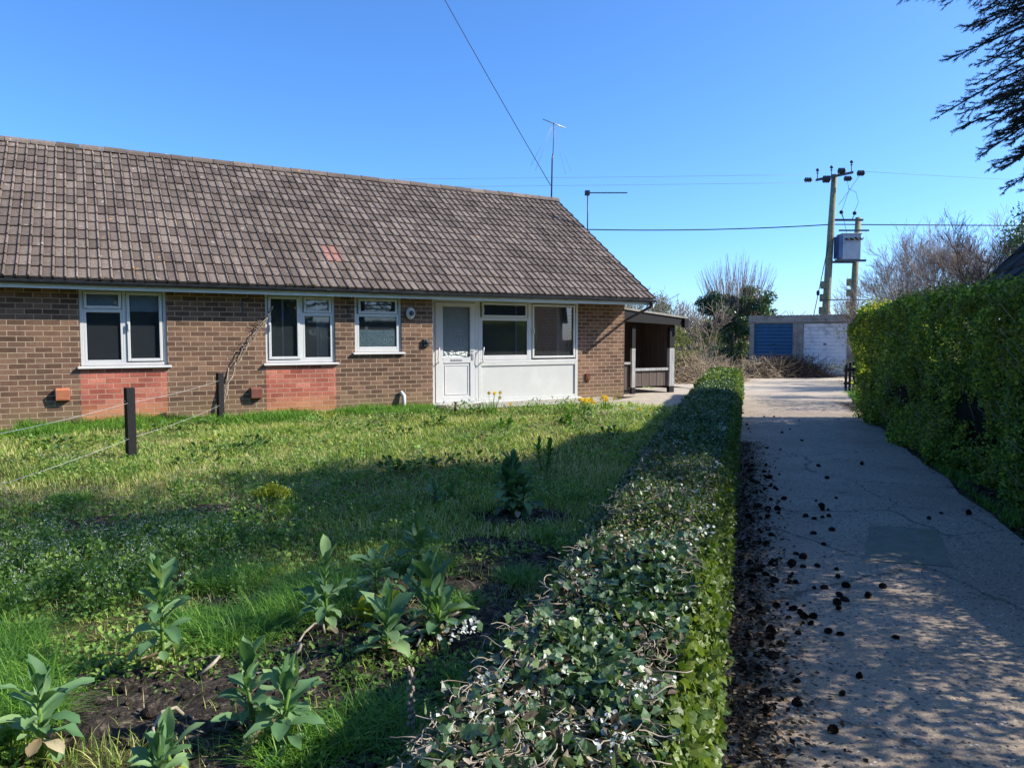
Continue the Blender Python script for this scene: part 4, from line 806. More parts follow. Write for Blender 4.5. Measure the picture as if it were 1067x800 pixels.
leaf_obj('blossom', leaves(PF, rdir(len(PF)), rdir(len(PF), (0, 0, 1)), RNG.uniform(.006, .011, len(PF)), T_DIAM), M['petalwhite'], aw)
# pale dead leaves / chips on soil
n = 1400; x, y = scatter(n, -3.4, .9, 1.8, 7.5); k = (soilmask(x, y) > .25) & inlawn(x, y); x, y = x[k], y[k]
D = rdir(len(x)); D[:, 2] *= .2
tag(leaf_obj('soil_debris', leaves(np.stack([x, y, np.full(len(x), .045)], 1), D, rdir(len(x), (0, 0, 2)), RNG.uniform(.012, .045, len(x)), T_DIAM, np.full(len(x), .8)), foliage('debris', [(0, (.05, .04, .03)), (.6, (.14, .11, .08)), (1, (.40, .36, .30))], 0, .9, .1)), 'small chips and dead leaves on the bare soil', 'debris', kind='stuff')
mb = MB()
for (x, y, a, L_) in ((-1.0, 3.25, .3, .28), (-.92, 3.55, 1.6, .2), (-.45, 3.4, .6, .3), (-.35, 3.7, -.5, .25), (-.98, 3.0, -.2, .35), (-1.35, 3.1, .15, .35), (-1.25, 2.75, 2.5, .25)):
    pts = [(x + math.cos(a + .5 * k) * L_ * k / 6, y + math.sin(a + .5 * k) * L_ * k / 6, .05 + .04 * math.sin(k)) for k in range(6)]; mb.tube(pts, [.006, .008, .007, .006, .005, .003], 6)
tag(mb.build('dead_stalks', M['deadstem']), 'pale bent dead stalks lying on the dark soil', 'dead stalk', kind='stuff')
mb = MB()
for k in range(2600):
    x = random.uniform(-3, .8); y = random.uniform(1.9, 6.4)
    m_ = float(soilmask(np.array([x]), np.array([y]))[0])
    if m_ < .35: continue
    q = random.uniform(.004, .017) * (1 if random.random() < .9 else 1.8); mb.ball((x, y, -.03 + .055 * m_ + .012), q, 6, 4, 0, (random.uniform(.8, 1.4), 1, .75), .22)
tag(mb.build('soil_clods', M['soil']), 'crumbly clods of dark earth on the bare soil', 'soil', kind='stuff')
# ---- broad leaved plants (each its own thing)
def leafpatch(mb, base, yaw, tilt, L_, W_, bend, mat=0, wav=.28):
    n = 6; rows = []
    cy_, sy_ = math.cos(yaw), math.sin(yaw); p = Vector(base); ang = tilt
    for i in range(n + 1):
        t = i / n; wv = W_ * (math.sin(math.pi * min(1, t * .92 + .04)) ** .75) * (.35 + .65 * min(1, t * 1.6)) * (1 if t < .97 else .3)
        d = Vector((cy_ * math.cos(ang), sy_ * math.cos(ang), math.sin(ang))); nn = Vector((-cy_ * math.sin(ang), -sy_ * math.sin(ang), math.cos(ang))); sd = Vector((-sy_, cy_, 0))
        q = random.uniform(-wav, wav) * W_; lift = .28 * wv
        rows += [p - sd * wv + nn * (lift + q), p - sd * wv * .5 + nn * lift * .3, p.copy(), p + sd * wv * .5 + nn * lift * .3, p + sd * wv + nn * (lift - q)]
        p = p + d * (L_ / n); ang -= bend / n
    mb.add([tuple(v) for v in rows], [(i * 5 + k, i * 5 + k + 1, i * 5 + k + 6, i * 5 + k + 5) for i in range(n) for k in range(4)], mat, True)
def broad_plant(x, y, h, nl, L_, label, stems=1, col='cabbage', name='leafy_plant', cat='plant', tilt0=1.15, wr=.20):
    L_ *= .82; h *= .95
    t = thing(name, label, cat, (x, y, 0), 0, None); st = MB(); lf = MB(); nl = int(nl * 1.35)
    for s in range(stems):
        ox, oy = (random.uniform(-.12, .12), random.uniform(-.12, .12)) if stems > 1 else (0, 0); hh = h * random.uniform(.65, 1.0) if s else h
        sh_ = max(hh - L_ * .75, .04); st.tube([(ox * .3, oy * .3, -.02), (ox * .7, oy * .7, sh_ * .5), (ox, oy, sh_)], [.009, .008, .006], 7)
        yaw = random.random() * 6
        for k in range(nl):
            u_ = k / max(1, nl - 1); yaw += 2.4; z = sh_ * (.25 + .75 * u_); ll = L_ * (.75 + .4 * math.sin(math.pi * (.25 + .6 * u_))) * random.uniform(.6, 1.25)
            leafpatch(lf, (ox * .85, oy * .85, z), yaw, tilt0 * (.35 + .95 * u_) + random.uniform(-.4, .3), ll, ll * wr * random.uniform(.8, 1.25), random.uniform(.2, 2.0) * (1.25 - u_))
    ol = MB()
    for k in range(4 if h > .3 else 2): leafpatch(ol, (0, 0, .04 + .02 * k), random.random() * 6.3, random.uniform(-.1, .35), L_ * random.uniform(.6, .9), L_ * .17, random.uniform(.4, 1.3))
    ol.build('withered_leaves', M['straw' if h > .3 else 'euph'], t)
    st.build('stem', M['weed'], t); lf.build('foliage', M[col], t); return t
broad_plant(-1.66, 2.52, .40, 16, .18, 'large broad leaved plant in the bottom left corner, upright bluish leaves', 1)
broad_plant(-1.95, 2.42, .26, 9, .24, 'low plant with drooping silvery blue leaves at the left picture edge', 1, tilt0=.5)
broad_plant(-1.56, 3.22, .56, 22, .17, 'tallest spire of bluish leaves beside the arching grass', 1)
broad_plant(-.90, 2.62, .38, 15, .16, 'bushy rounded leaf plant on dark soil nearest the camera', 3)
broad_plant(-1.12, 2.42, .24, 11, .13, 'small crowded leaf rosette in the soil at the bottom of the picture', 3)
broad_plant(-.93, 3.62, .50, 20, .16, 'slim upright leaf spire beside a yellowing leaf cluster', 1)
broad_plant(-.75, 4.0, .40, 20, .16, 'flat topped whorl of leaves on a bare stem', 1, tilt0=.55)
broad_plant(-.58, 4.55, .42, 20, .18, 'upright leaf spire standing behind the whorled plant', 1)
broad_plant(-.58, 3.35, .36, 14, .18, 'leaf spire with a fallen pale stalk at its foot', 1)
broad_plant(-.42, 3.62, .40, 16, .20, 'wide leafed plant at the right end of the soil bed', 2)
broad_plant(.05, 6.0, .62, 17, .20, 'big dark leafed plant standing on the shadow line beside the hedge', 5)
broad_plant(-.66, 6.7, .22, 12, .14, 'small dark leaf clump on the shadow edge in mid lawn', 2)
broad_plant(.36, 8.2, .42, 18, .11, 'slender pale leafed plant in the sunlit lawn near the hedge', 3, 'weed')
broad_plant(-.72, 3.8, .16, 12, .11, 'low yellow green leaf clump between the spires', 3, 'euph')
broad_plant(-.1, 12.2, .18, 14, .13, 'bright leafy clump in sunny grass left of the far hedge', 4, 'grasslush')
broad_plant(.9, 12.4, .22, 14, .13, 'bright leafy clump in sunny grass close to the far hedge', 4, 'grasslush')
# lime green euphorbia
t = thing('euphorbia', 'domed lime yellow flowering clump in the shaded lawn', 'plant', (-2.01, 6.1, 0)); st = MB(); P_ = []
for k in range(16):
    a = random.random() * 6.28; r = random.random() ** .5 * .13; x, y = r * math.cos(a), r * math.sin(a); h = .24 - r * .5 + random.uniform(-.02, .03); st.tube([(x * .4, y * .4, 0), (x, y, h)], .005, 5)
    m_ = RNG.normal(size=(60, 3)) * (.028, .028, .018); P_.append(m_ + (x, y, h))
st.build('stem', M['weed'], t); P_ = np.concatenate(P_); leaf_obj('bracts', leaves(P_, rdir(len(P_), (0, 0, .8)), rdir(len(P_), (0, 0, 1)), RNG.uniform(.015, .03, len(P_)), T_OVAL), M['euph'], t)
# daffodils
def daffodil(x, y, nf, label, h=.24, r0=.12, nl=70):
    t = thing('daffodil_clump', label, 'flowers', (x, y, 0)); n = nl
    P_ = np.stack([RNG.normal(size=n) * r0 * .5, RNG.normal(size=n) * r0 * .5, np.zeros(n)], 1); leaf_obj('foliage', blades(P_, RNG.uniform(.6, 1.1, n) * h, RNG.uniform(.1, .6, n), np.full(n, .007)), M['grasslush'], t)
    f = MB(); s = MB()
    for k in range(nf):
        fx, fy, fz = random.gauss(0, r0 * .8), random.gauss(0, r0 * .6), h * random.uniform(.95, 1.35); s.tube([(fx * .4, fy * .4, 0), (fx, fy, fz)], .004, 4)
        ya = random.uniform(-2.6, -.8); d = Vector((math.cos(ya), math.sin(ya), .15)).normalized(); u_ = d.cross(Vector((0, 0, 1))).normalized(); v_ = u_.cross(d); c_ = Vector((fx, fy, fz))
        for q in range(6):
            a = q * math.pi / 3; e = u_ * math.cos(a) + v_ * math.sin(a); g_ = u_ * -math.sin(a) + v_ * math.cos(a)
            f.add([tuple(c_), tuple(c_ + e * .022 + g_ * .012), tuple(c_ + e * .042), tuple(c_ + e * .022 - g_ * .012)], [(0, 1, 2, 3)])
        f.tube([tuple(c_), tuple(c_ + d * .025)], [.009, .014], 7, 0, False)
    s.build('stem', M['weed'], t); f.build('blossom', M['petalyellow'], t)
daffodil(-.42, 14.2, 5, 'daffodils in bloom below the white panel beside the door', .36, .16)
daffodil(.02, 14.9, 2, 'low daffodil with a couple of flowers against the threshold', .14, .12, 30)
daffodil(1.50, 14.9, 22, 'densest clump of yellow daffodils near the right brick pier', .20, .17)
daffodil(1.95, 15.4, 12, 'yellow daffodil clump nearest the house corner', .20, .12)
daffodil(2.25, 14.2, 2, 'sparse daffodils on the edge of the paved area', .14, .12, 40)
for (x, y, lb) in ((.45, 14.3, 'grey green lavender like clump under the white panel'), (1.1, 14.5, 'leafy green clump between the daffodils'), (-.9, 14.2, 'leafy clump beside the iron stake')):
    t = thing('border_plant', lb, 'plant', (x, y, 0)); n = 420; P_ = RNG.normal(size=(n, 3)) * (.17, .14, .08) + (0, 0, .11); P_[:, 2] = np.abs(P_[:, 2]); leaf_obj('foliage', leaves(P_, rdir(n, (0, 0, .8)), rdir(n, (0, 0, .6)), RNG.uniform(.03, .09, n), T_SLIM, np.full(n, 1.6)), M['weed'], t)
# ---- low ivy hedge along the lane
hd = thing('low_hedge', 'low wide ivy covered hedge running along the left side of the lane', 'hedge', (3, 9.5, 0)); OFF = (3, 9.5, 0)
def hedge_core(y0, y1, step, name, mat, parent, off, fL, fR, fT, inset, rows=10):
    V = []; ys = np.arange(y0, y1 + 1e-6, step); n = 0
    for y in ys:
        xl, xr = fL(y) + inset, fR(y) - inset; prof = [(xl - .36, -.05), (xl - .20, .3), (xl, .7)] + [(xl + (xr - xl) * k / 6, .98 if k in (1, 5) else 1.0) for k in range(1, 6)] + [(xr, .8), (xr + .02, .3), (xr, -.05)]
        n = len(prof)
        for (x, tz_) in prof: V.append((x + .05 * (vnoise(x, y, 4) - .5), y, max(-.05, tz_ * (fT(x, y) - inset)) + .03 * (vnoise(x * 2, y, 6) - .5)))
    F = [(i * n + k, i * n + k + 1, (i + 1) * n + k + 1, (i + 1) * n + k) for i in range(len(ys) - 1) for k in range(n - 1)]; F += [tuple(range(n))]; F += [tuple(range((len(ys) - 1) * n, len(ys) * n))]
    lv = [i for f in F for i in f]; ls = np.cumsum([0] + [len(f) for f in F])[:-1]
    return np_mesh(name, V, lv, ls, mat, None, True, parent, off)
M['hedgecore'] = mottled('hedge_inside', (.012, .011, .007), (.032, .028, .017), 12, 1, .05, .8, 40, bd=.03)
hedge_core(1.0, 19.3, .15, 'inner_stems', M['hedgecore'], hd, OFF, hedgeL, hedgeR_, HT, .05)
def hedge_pts(n, y0, y1, side):
    y = y0 + (y1 - y0) * RNG.random(n); L_, R_ = hedgeL(y), hedgeR_(y)
    if side == 't':
        u_ = RNG.random(n); x = L_ + (R_ - L_) * u_; z = HT(x, y) + np.abs(RNG.normal(size=n)) * .028 - .01 - .55 * np.clip(.16 - u_, 0, 1) - .45 * np.clip(u_ - .86, 0, 1); N = np.tile((0, 0, 1.), (n, 1))
    elif side == 'r':
        v = RNG.random(n) ** .8; x = R_ + .06 * np.sin(v * 3.1) + RNG.normal(size=n) * .02; z = v * HT(x, y); N = np.tile((.95, -.3, .25), (n, 1))
    else:
        v = RNG.random(n); x = L_ - .42 * (1 - v) ** 1.2 + RNG.normal(size=n) * .04; z = v * (HT(x, y) - .05); N = np.tile((-.9, .2, .5), (n, 1))
    return np.stack([x, y, z], 1), N
parts = []; young = []
deadm = lambda P: vnoise(P[:, 0] * 1.4, P[:, 1], 1.1) + .35 * (vnoise(P[:, 0], P[:, 1], 4) - .5) - .09 * np.clip(P[:, 1] - 4.2, 0, 4)
for (nt_, nr_, nl_, y0, y1, s, T) in ((12000, 6500, 5000, 1.0, 3.2, .028, T_IVY), (14000, 9000, 5000, 3.2, 5.5, .026, T_OVAL), (17000, 11000, 6000, 5.5, 9, .029, T_OVAL), (20000, 13000, 7000, 9, 14, .036, T_DIAM), (15000, 9000, 6000, 14, 19.4, .055, T_DIAM)):
    for n, sd in ((nt_, 't'), (nr_, 'r'), (nl_, 'l')):
        P_, N = hedge_pts(n, y0, y1, sd)
        if sd == 't': k = (deadm(P_) < .60) | (RNG.random(n) < .3); P_, N = P_[k], N[k]
        m_ = len(P_); D = RNG.normal(size=(m_, 3)) * .7 + N * .25 + (0, 0, .15 if sd == 't' else -.1); NN = N + RNG.normal(size=(m_, 3)) * .45
        arr = leaves(P_, D, NN, RNG.uniform(.55, 1.35, m_) * s, T)
        (young if sd == 'r' or (y0 >= 14) else parts).append(arr)
        if sd == 't' and y0 < 14 and y0 > 3:
            P2, N2 = hedge_pts(int(n * .8), y0, y1, 't'); m2 = len(P2); young.append(leaves(P2, RNG.normal(size=(m2, 3)) * .6 + (0, 0, .6), N2 + RNG.normal(size=(m2, 3)) * .6, RNG.uniform(.5, 1.1, m2) * s * .75, T_OVAL))
# far end cap
n = 2600; u_ = RNG.random(n); x = hedgeL(19.4) + (hedgeR_(19.4) - hedgeL(19.4)) * u_; P_ = np.stack([x, 19.35 + RNG.normal(size=n) * .05, RNG.random(n) * .7], 1); young.append(leaves(P_, rdir(n, (0, .4, 0)), rdir(n, (0, 1, 0)), RNG.uniform(.03, .07, n), T_DIAM))
leaf_obj('ivy_foliage', merge(*parts), M['leafivy'], hd, OFF); leaf_obj('bright_foliage', merge(*young), M['leafyoung'], hd, OFF)
# dead trimmed stems and curled leaves on top
st = MB()
for k in range(3800):
    y = 1.2 + 9 * random.random() ** 1.5; x = hedgeL(y) + (hedgeR_(y) - hedgeL(y)) * random.uniform(.05, .9)
    if deadm(np.array([[x, y, 0]]))[0] < .50 and random.random() > .22: continue
    z = float(HT(x, y)) + random.uniform(-.02, .03); a = random.random() * 6.28; L_ = random.uniform(.03, .12); c_ = random.uniform(-1.6, 1.6)
    pts = [(x + math.cos(a + c_ * q / 6) * L_ * q / 6, y + math.sin(a + c_ * q / 6) * L_ * q / 6, z + .008 * math.sin(q * .9 + k)) for q in range(7)]; st.tube(pts, random.uniform(.0008, .0019), 4, 0, False)
st.build('cut_stems', M['deadstem'], hd, OFF)
n = 9000; P_, N = hedge_pts(n, 1.0, 11, 't'); k = deadm(P_) > .50; P_ = P_[k] + (0, 0, .012); m_ = len(P_)
leaf_obj('dead_leaves', leaves(P_, rdir(m_), rdir(m_, (0, 0, .8)), RNG.uniform(.012, .032, m_), T_OVAL), foliage('curled_leaves', [(0, (.06, .045, .03)), (.5, (.17, .135, .095)), (1, (.42, .36, .28))], .15, .8, .15), hd, OFF)
# white blossom clusters
P_ = []
for k in range(90):
    y = 1.5 + 14 * random.random(); u_ = random.random() ** .6; x = float(hedgeL(y) + (hedgeR_(y) - hedgeL(y)) * u_)
    if vnoise(x, y, 1.5) < .45: continue
    n = random.randint(6, 34); P_.append(RNG.normal(size=(n, 3)) * (.03, .03, .012) + (x, y, float(HT(x, y)) + .03))
for (x, y) in ((-.05, 1.75), (.22, 1.62), (.02, 1.68), (-.12, 2.1), (.30, 1.75), (.12, 1.6), (-.17, 2.05)):
    n = 28; P_.append(RNG.normal(size=(n, 3)) * (.020, .020, .010) + (x, y, float(HT(x, y)) + .035))
P_ = np.concatenate(P_); m_ = len(P_); sz = np.where(P_[:, 1] < 3, RNG.uniform(.008, .015, m_), RNG.uniform(.010, .020, m_)); leaf_obj('blossom', leaves(P_, rdir(m_), rdir(m_, (0, 0, 1)), sz, T_OVAL, np.full(m_, 1.5)), M['petalwhite'], hd, OFF)
# pale seed spike in front
t = thing('seed_spike', 'pale upright dry seed spike in front of the hedge', 'plant', (-.33, 2.35, 0)); mb = MB(); mb.tube([(0, 0, 0), (.01, 0, .18), (0, 0, .42)], .003, 5)
for k in range(26): z = .2 + k * .009; a = k * 2.4; mb.ball((math.cos(a) * .008, math.sin(a) * .008, z), .007, 6, 4, 0, (1, 1, 1.5))
mb.build('seed_head', M['deadstem'], t)
# ---- tall hedge on the right
hr = thing('tall_hedge', 'tall clipped evergreen hedge along the right side of the lane', 'hedge', (6.5, 8, 0)); OFR = (6.5, 8, 0)
faceL = lambda Y: 4.42 + .272 * (np.asarray(Y) - 6.5) + .22 * (vnoise(np.asarray(Y), 3.3, .9) - .5)
faceR = lambda Y: faceL(Y) + 1.25
HTr = lambda X, Y: 1.93 + .16 * (vnoise(X, Y, .8) - .5) + .14 * (vnoise(X, Y, 2.6) - .5)
YH1 = 13.7
def core_r():
    V = []; ys = np.arange(0.2, YH1 - .1, .25); F = []
    for y in ys:
        xl, xr = float(faceL(y)) + .16, float(faceR(y)) - .1; prof = [(xl + .12, -.05), (xl + .05, .5), (xl, .7), (xl + .1, .95), (xl + .3, 1.15), (xr - .4, 1.15), (xr - .2, .9), (xr, -.05)]
        n = len(prof); V += [(x + .12 * (vnoise(y, z * 2, 2) - .5), y, z) for x, z in prof]
    F = [(i * n + k, i * n + k + 1, (i + 1) * n + k + 1, (i + 1) * n + k) for i in range(len(ys) - 1) for k in range(n - 1)]; F += [tuple(range(n)), tuple(range((len(ys) - 1) * n, len(ys) * n))]
    lv = [i for f in F for i in f]; ls = np.cumsum([0] + [len(f) for f in F])[:-1]; return np_mesh('inner_stems', V, lv, ls, M['hedgecore'], None, True, hr, OFR)
core_r(); parts = []
def rh(n, y0, y1, s, T, where):
    y = y0 + (y1 - y0) * RNG.random(n); L_ = faceL(y); R_ = faceR(y)
    if where == 'f':
        v = RNG.random(n); z = v * 2.02; bulge = .42 * (vnoise(y, z * 1.3, 1.5) - .5) + .22 * (vnoise(y, z, 4.5) - .5); x = L_ + .12 * (1 - v) ** 2 - bulge * .8 + np.abs(RNG.normal(size=n)) * .07 + .16 * np.clip(v - .88, 0, 1) * 8 * .3; N = np.tile((-1., -.1, .25), (n, 1)); k = (vnoise(y * 1.3, z * 1.6, 3.2) > .32) | (RNG.random(n) < .25)
        x, y, z, N = x[k], y[k], z[k], N[k]
    elif where == 't': u_ = RNG.random(n); x = L_ + (R_ - L_) * u_; z = HTr(x, y) + np.abs(RNG.normal(size=n)) * .06 - .10 * np.clip(.12 - u_, 0, 1) * 6 - .02; N = np.tile((0, 0, 1.), (n, 1))
    elif where == 'b': z = RNG.random(n) * 2; x = R_ + RNG.normal(size=n) * .06; N = np.tile((1., 0, 0), (n, 1))
    else: u_ = RNG.random(n); x = L_ * 0 + faceL(YH1) + 1.25 * u_; y = np.full(n, YH1) + RNG.normal(size=n) * .08; z = RNG.random(n) * 2.05; N = np.tile((0., 1, .1), (n, 1))
    m_ = len(x); P_ = np.stack([x, y, z], 1); D = RNG.normal(size=(m_, 3)) * .7 + N * .35 + (0, 0, .25)
    return leaves(P_, D, N + RNG.normal(size=(m_, 3)) * .6, RNG.uniform(.55, 1.35, m_) * s, T)
for (a, b, nf, nt_, s, T) in ((3.0, 6.5, 34000, 8000, .032, T_OVAL), (6.5, 10, 34000, 9000, .037, T_OVAL), (10, YH1, 30000, 9000, .046, T_DIAM)):
    parts += [rh(nf, a, b, s, T, 'f'), rh(nt_, a, b, s, T, 't'), rh(nf // 6, a, b, s * 1.4, T_DIAM, 'b')]
parts += [rh(4000, 0.2, 3.0, .07, T_DIAM, 'f'), rh(2000, .2, 3, .07, T_DIAM, 't'), rh(5000, 0, 1, .055, T_DIAM, 'e')]
leaf_obj('foliage', merge(*parts), M['leafhedge'], hr, OFR)
n = 30000; y = RNG.uniform(3, YH1, n); z = np.where(RNG.random(n) < .55, 2.02 - np.abs(RNG.normal(size=n)) * .28, RNG.uniform(.2, 2.0, n)); k = (vnoise(y * 1.1, z * 1.2, 1.9) > .52) ; y, z = y[k], z[k]
x = faceL(y) - .42 * .8 * (vnoise(y, z * 1.3, 1.5) - .5) - .22 * .8 * (vnoise(y, z, 4.5) - .5) + np.abs(RNG.normal(size=len(y))) * .05 - .01 + np.clip(z - 1.85, 0, 1) * .9; m_ = len(x)
y4 = RNG.uniform(3, YH1, 9000); u4 = RNG.random(9000) ** 1.5; x4 = faceL(y4) + .05 + (faceR(y4) - faceL(y4)) * u4; z4 = HTr(x4, y4) + np.abs(RNG.normal(size=9000)) * .07 + .01
P_ = np.concatenate([np.stack([x, y, z], 1), np.stack([x4, y4, z4], 1)]); m_ = len(P_); M['leafsunlit'] = foliage('sunlit_hedge_leaves', [(0, (.11, .13, .025)), (.5, (.22, .235, .04)), (1, (.40, .37, .10))], .5, .45, .35, .5, 2)
leaf_obj('bright_foliage', leaves(P_, RNG.normal(size=(m_, 3)) * .7 + (-.2, 0, .4), RNG.normal(size=(m_, 3)) * .6 + (-.6, 0, .5), RNG.uniform(.5, 1.2, m_) * .042, T_OVAL), M['leafsunlit'], hr, OFR)  # lighter lime leaves, thickest at the top, put top light into the colour
st = MB()
for k in range(900):
    y = random.uniform(.5, YH1); x = float(faceL(y)) + random.uniform(0, 1.2); top = random.random() < .6
    z = float(HTr(x, y)) if top else random.uniform(.1, 1.9)
    if not top: x = float(faceL(y)) + .05
    d = (random.uniform(-.1, .1), random.uniform(-.1, .1), random.uniform(.06, .22)) if top else (-random.uniform(.02, .1), random.uniform(-.1, .1), random.uniform(0, .15))
    st.tube([(x, y, z - .05), (x + d[0], y + d[1], z + d[2])], .003, 4, 0, False)
st.build('twigs', M['twigtan'], hr, OFR)
# verge: grass and litter between lane and tall hedge
parts = []
n = 15000; y = RNG.uniform(4, 20.5, n); x = np.where(y < 13.7, faceL(y) - RNG.random(n) ** 1.3 * .55 + .25, RIGHT(y) + .1 + RNG.random(n) * 2.6); k = (vnoise(x, y, 1.0) > .42) & (x > RIGHT(y) + .02); x, y = x[k], y[k]
parts.append(blades(np.stack([x, y, np.zeros(len(x))], 1), RNG.uniform(.04, .13, len(x)), RNG.uniform(.2, 1, len(x)), np.full(len(x), .005)))
n = 9000; y = RNG.uniform(12.5, 20.4, n); x = RIGHT(y) + .1 + RNG.random(n) * 2.8; k = (x > RIGHT(y) + .1); parts.append(blades(np.stack([x, y, np.zeros(n)], 1), RNG.uniform(.03, .09, n), RNG.uniform(.2, 1, n), np.full(n, .007)))
n = 16000; y = RNG.uniform(17, 30, n); x = RNG.uniform(-1, 6, n) + (y - 17) * .1; hx, hy = HCx * (x - HO[0]) + HSx * (y - HO[1]), -HSx * (x - HO[0]) + HCx * (y - HO[1]); k = (hx > 2.5) & ((x < 4.2) | (y < 21)) & (x < LEFT(y) - .1) & (vnoise(x, y, .7) > .45); x, y = x[k], y[k]
parts.append(blades(np.stack([x, y, np.zeros(len(x))], 1), RNG.uniform(.04, .14, len(x)), RNG.uniform(.2, 1, len(x)), np.full(len(x), .009)))
tag(leaf_obj('verge_grass', merge(*parts), M['grasslush']), 'grass growing on the verges of the lane', 'grass', kind='stuff')
parts = []
n = 9000; y = 2 + 15 * RNG.random(n) ** 1.1; x = RIGHT(y) + (faceL(y) + .2 - RIGHT(y)) * RNG.random(n) ** .8 + RNG.normal(size=n) * .05; y2 = 1.5 + 9 * RNG.random(11000) ** 1.2; x2 = LEFT(y2) + .03 + np.abs(RNG.normal(size=11000)) * .17
x = np.concatenate([x, x2]); y = np.concatenate([y, y2]); n3 = 2600; y3 = RNG.uniform(1.6, 19, n3); x3 = LEFT(y3) + (RIGHT(y3) - LEFT(y3)) * RNG.random(n3); k = vnoise(x3, y3, 1.3) > .5; x = np.concatenate([x, x3[k]]); y = np.concatenate([y, y3[k]])
n = len(x); D = rdir(n); D[:, 2] *= .2; sz = RNG.uniform(.010, .038, n); sz[-int(k.sum()):] *= .5
tag(leaf_obj('leaf_litter', leaves(np.stack([x, y, .012 + RNG.random(n) * .02], 1), D, rdir(n, (0, 0, 1.6)), sz, T_DIAM, np.full(n, .9)), M['litter']), 'dark leaf litter and twigs gathered along the lane edges', 'leaf litter', kind='stuff')
# fallen cones on the lane
def cone_mesh():
    mb = MB(); n = 8
    for j in range(7):
        t = j / 6; r = .030 * math.sin(math.pi * (.15 + .75 * t)) ; z = .0 + t * .045
        for k in range(n):
            a = 6.283 * (k + .5 * (j % 2)) / n; e = (math.cos(a), math.sin(a)); g_ = (-e[1], e[0])
            mb.add([(e[0] * r * .4 + g_[0] * .006, e[1] * r * .4 + g_[1] * .006, z), (e[0] * r * .4 - g_[0] * .006, e[1] * r * .4 - g_[1] * .006, z), (e[0] * r * 1.15 - g_[0] * .009, e[1] * r * 1.15 - g_[1] * .009, z + .010), (e[0] * r * 1.3, e[1] * r * 1.3, z + .004), (e[0] * r * 1.15 + g_[0] * .009, e[1] * r * 1.15 + g_[1] * .009, z + .010)], [(0, 1, 2, 3, 4)])
    mb.ball((0, 0, .022), .018, 8, 5, 0, (1, 1, 1.3)); return mb
c0 = None; ncone = 0
clusters = [(1.02, 3.0), (1.55, 4.9), (1.7, 4.3), (1.85, 5.6), (2.0, 4.6), (1.45, 3.9), (2.3, 6.6), (1.3, 4.4), (2.2, 8.2), (2.5, 7.6)]
random.seed(21)
for i in range(250):
    m_ = i % 10
    if m_ < 4: y = random.uniform(2.3, 8.8); x = LEFT(y) + .10 + abs(random.gauss(0, .16))
    elif m_ < 8: cx_, cy_ = random.choice(clusters); x, y = random.gauss(cx_, .26), random.gauss(cy_, .35)
    else: y = random.uniform(2.5, 14); x = random.uniform(LEFT(y) + .1, RIGHT(y) - .1) if random.random() < .75 else RIGHT(y) + random.uniform(0, .3)
    if x < LEFT(y) + .08: continue
    if c0 is None: c0 = cone_mesh().build('pine_cone', M['cone']); o = c0
    else: o = c0.copy(); COL.objects.link(o)
    s = random.uniform(.42, .82); o.scale = (s, s * random.uniform(.55, 1), s * random.uniform(.7, 1.3)); o.location = (x, y, .022 * s); o.rotation_euler = (random.uniform(1.2, 1.9), random.uniform(-.5, .5), random.random() * 6.28)
    tag(o, 'dark brown fallen cone lying on the shaded lane', 'pine cone', 'fallen cones scattered on the lane')
# ------------------------------------------------------------------ trees
def bare_branches(mb, start, dir_, L_, r, depth, spread=.5, up=.15, kids=3, pts_out=None, minr=.004, wob=.12):
    p = Vector(start); d = Vector(dir_).normalized(); n = 4; pts = [p.copy()]; rr = [r]
    for i in range(n):
        d = (d + Vector((random.gauss(0, wob), random.gauss(0, wob), random.gauss(0, wob) + up * .25))).normalized(); p = p + d * (L_ / n); pts.append(p.copy()); rr.append(max(minr, r * (1 - .55 * (i + 1) / n)))
    mb.tube(pts, rr, 6 if depth > 3 else (4 if depth > 1 else 3), 0, False)
    if pts_out is not None: pts_out.extend(pts[1:])
    if depth <= 0: return
    for k in range(kids + (1 if random.random() < .4 else 0)):
        t = random.choice([1, 2, 2, 3, 3, 4]) if k else 4; b = pts[t]; a = Vector((random.gauss(0, 1), random.gauss(0, 1), random.gauss(0, 1))).normalized(); nd_ = (d + a * spread * random.uniform(.7, 1.5)); bare_branches(mb, b, nd_, L_ * random.uniform(.55, .85), rr[t] * .62, depth - 1, spread, up, kids, pts_out, minr, wob)
def tree(name, label, loc, h, r, depth, trunks, mat='twig', spread=.5, up=.3, kids=3, lean=.15, frac=.34, minr=.006, bark='bark', leafm=None, leafn=0, leafs=.05, group=None, rng=3, wob=.12):
    random.seed(rng); t = thing(name, label, 'tree', loc, 0, group); tk = MB(); br = MB(); po = []
    for k in range(trunks):
        a = 6.283 * k / max(1, trunks) + random.random(); d = Vector((math.cos(a) * lean, math.sin(a) * lean, 1)).normalized(); b = Vector((math.cos(a) * .1 * (trunks > 1), math.sin(a) * .1 * (trunks > 1), 0))
        e = b + d * h * frac; tk.tube([b - Vector((0, 0, .2)), b + d * h * frac * .5 + Vector((random.uniform(-.05, .05), 0, 0)), e], [r, r * .85, r * .7], 8)
        for q in range(kids + 1): bare_branches(br, e - d * random.uniform(0, .3) * h * frac, d + Vector((random.gauss(0, spread), random.gauss(0, spread), random.uniform(-.1, .3))), h * frac * .85, r * .55, depth, spread, up, kids, po, minr, wob)
    tk.build('trunk', M[bark], t); br.build('branches', M[mat], t)
    if leafm:
        P_ = np.array([tuple(p) for p in po]); P_ = P_[RNG.integers(0, len(P_), leafn)] + RNG.normal(size=(leafn, 3)) * .12; leaf_obj('crown', leaves(P_, rdir(leafn), rdir(leafn), RNG.uniform(.5, 1.4, leafn) * leafs, T_DIAM), M[leafm], t)
    return t
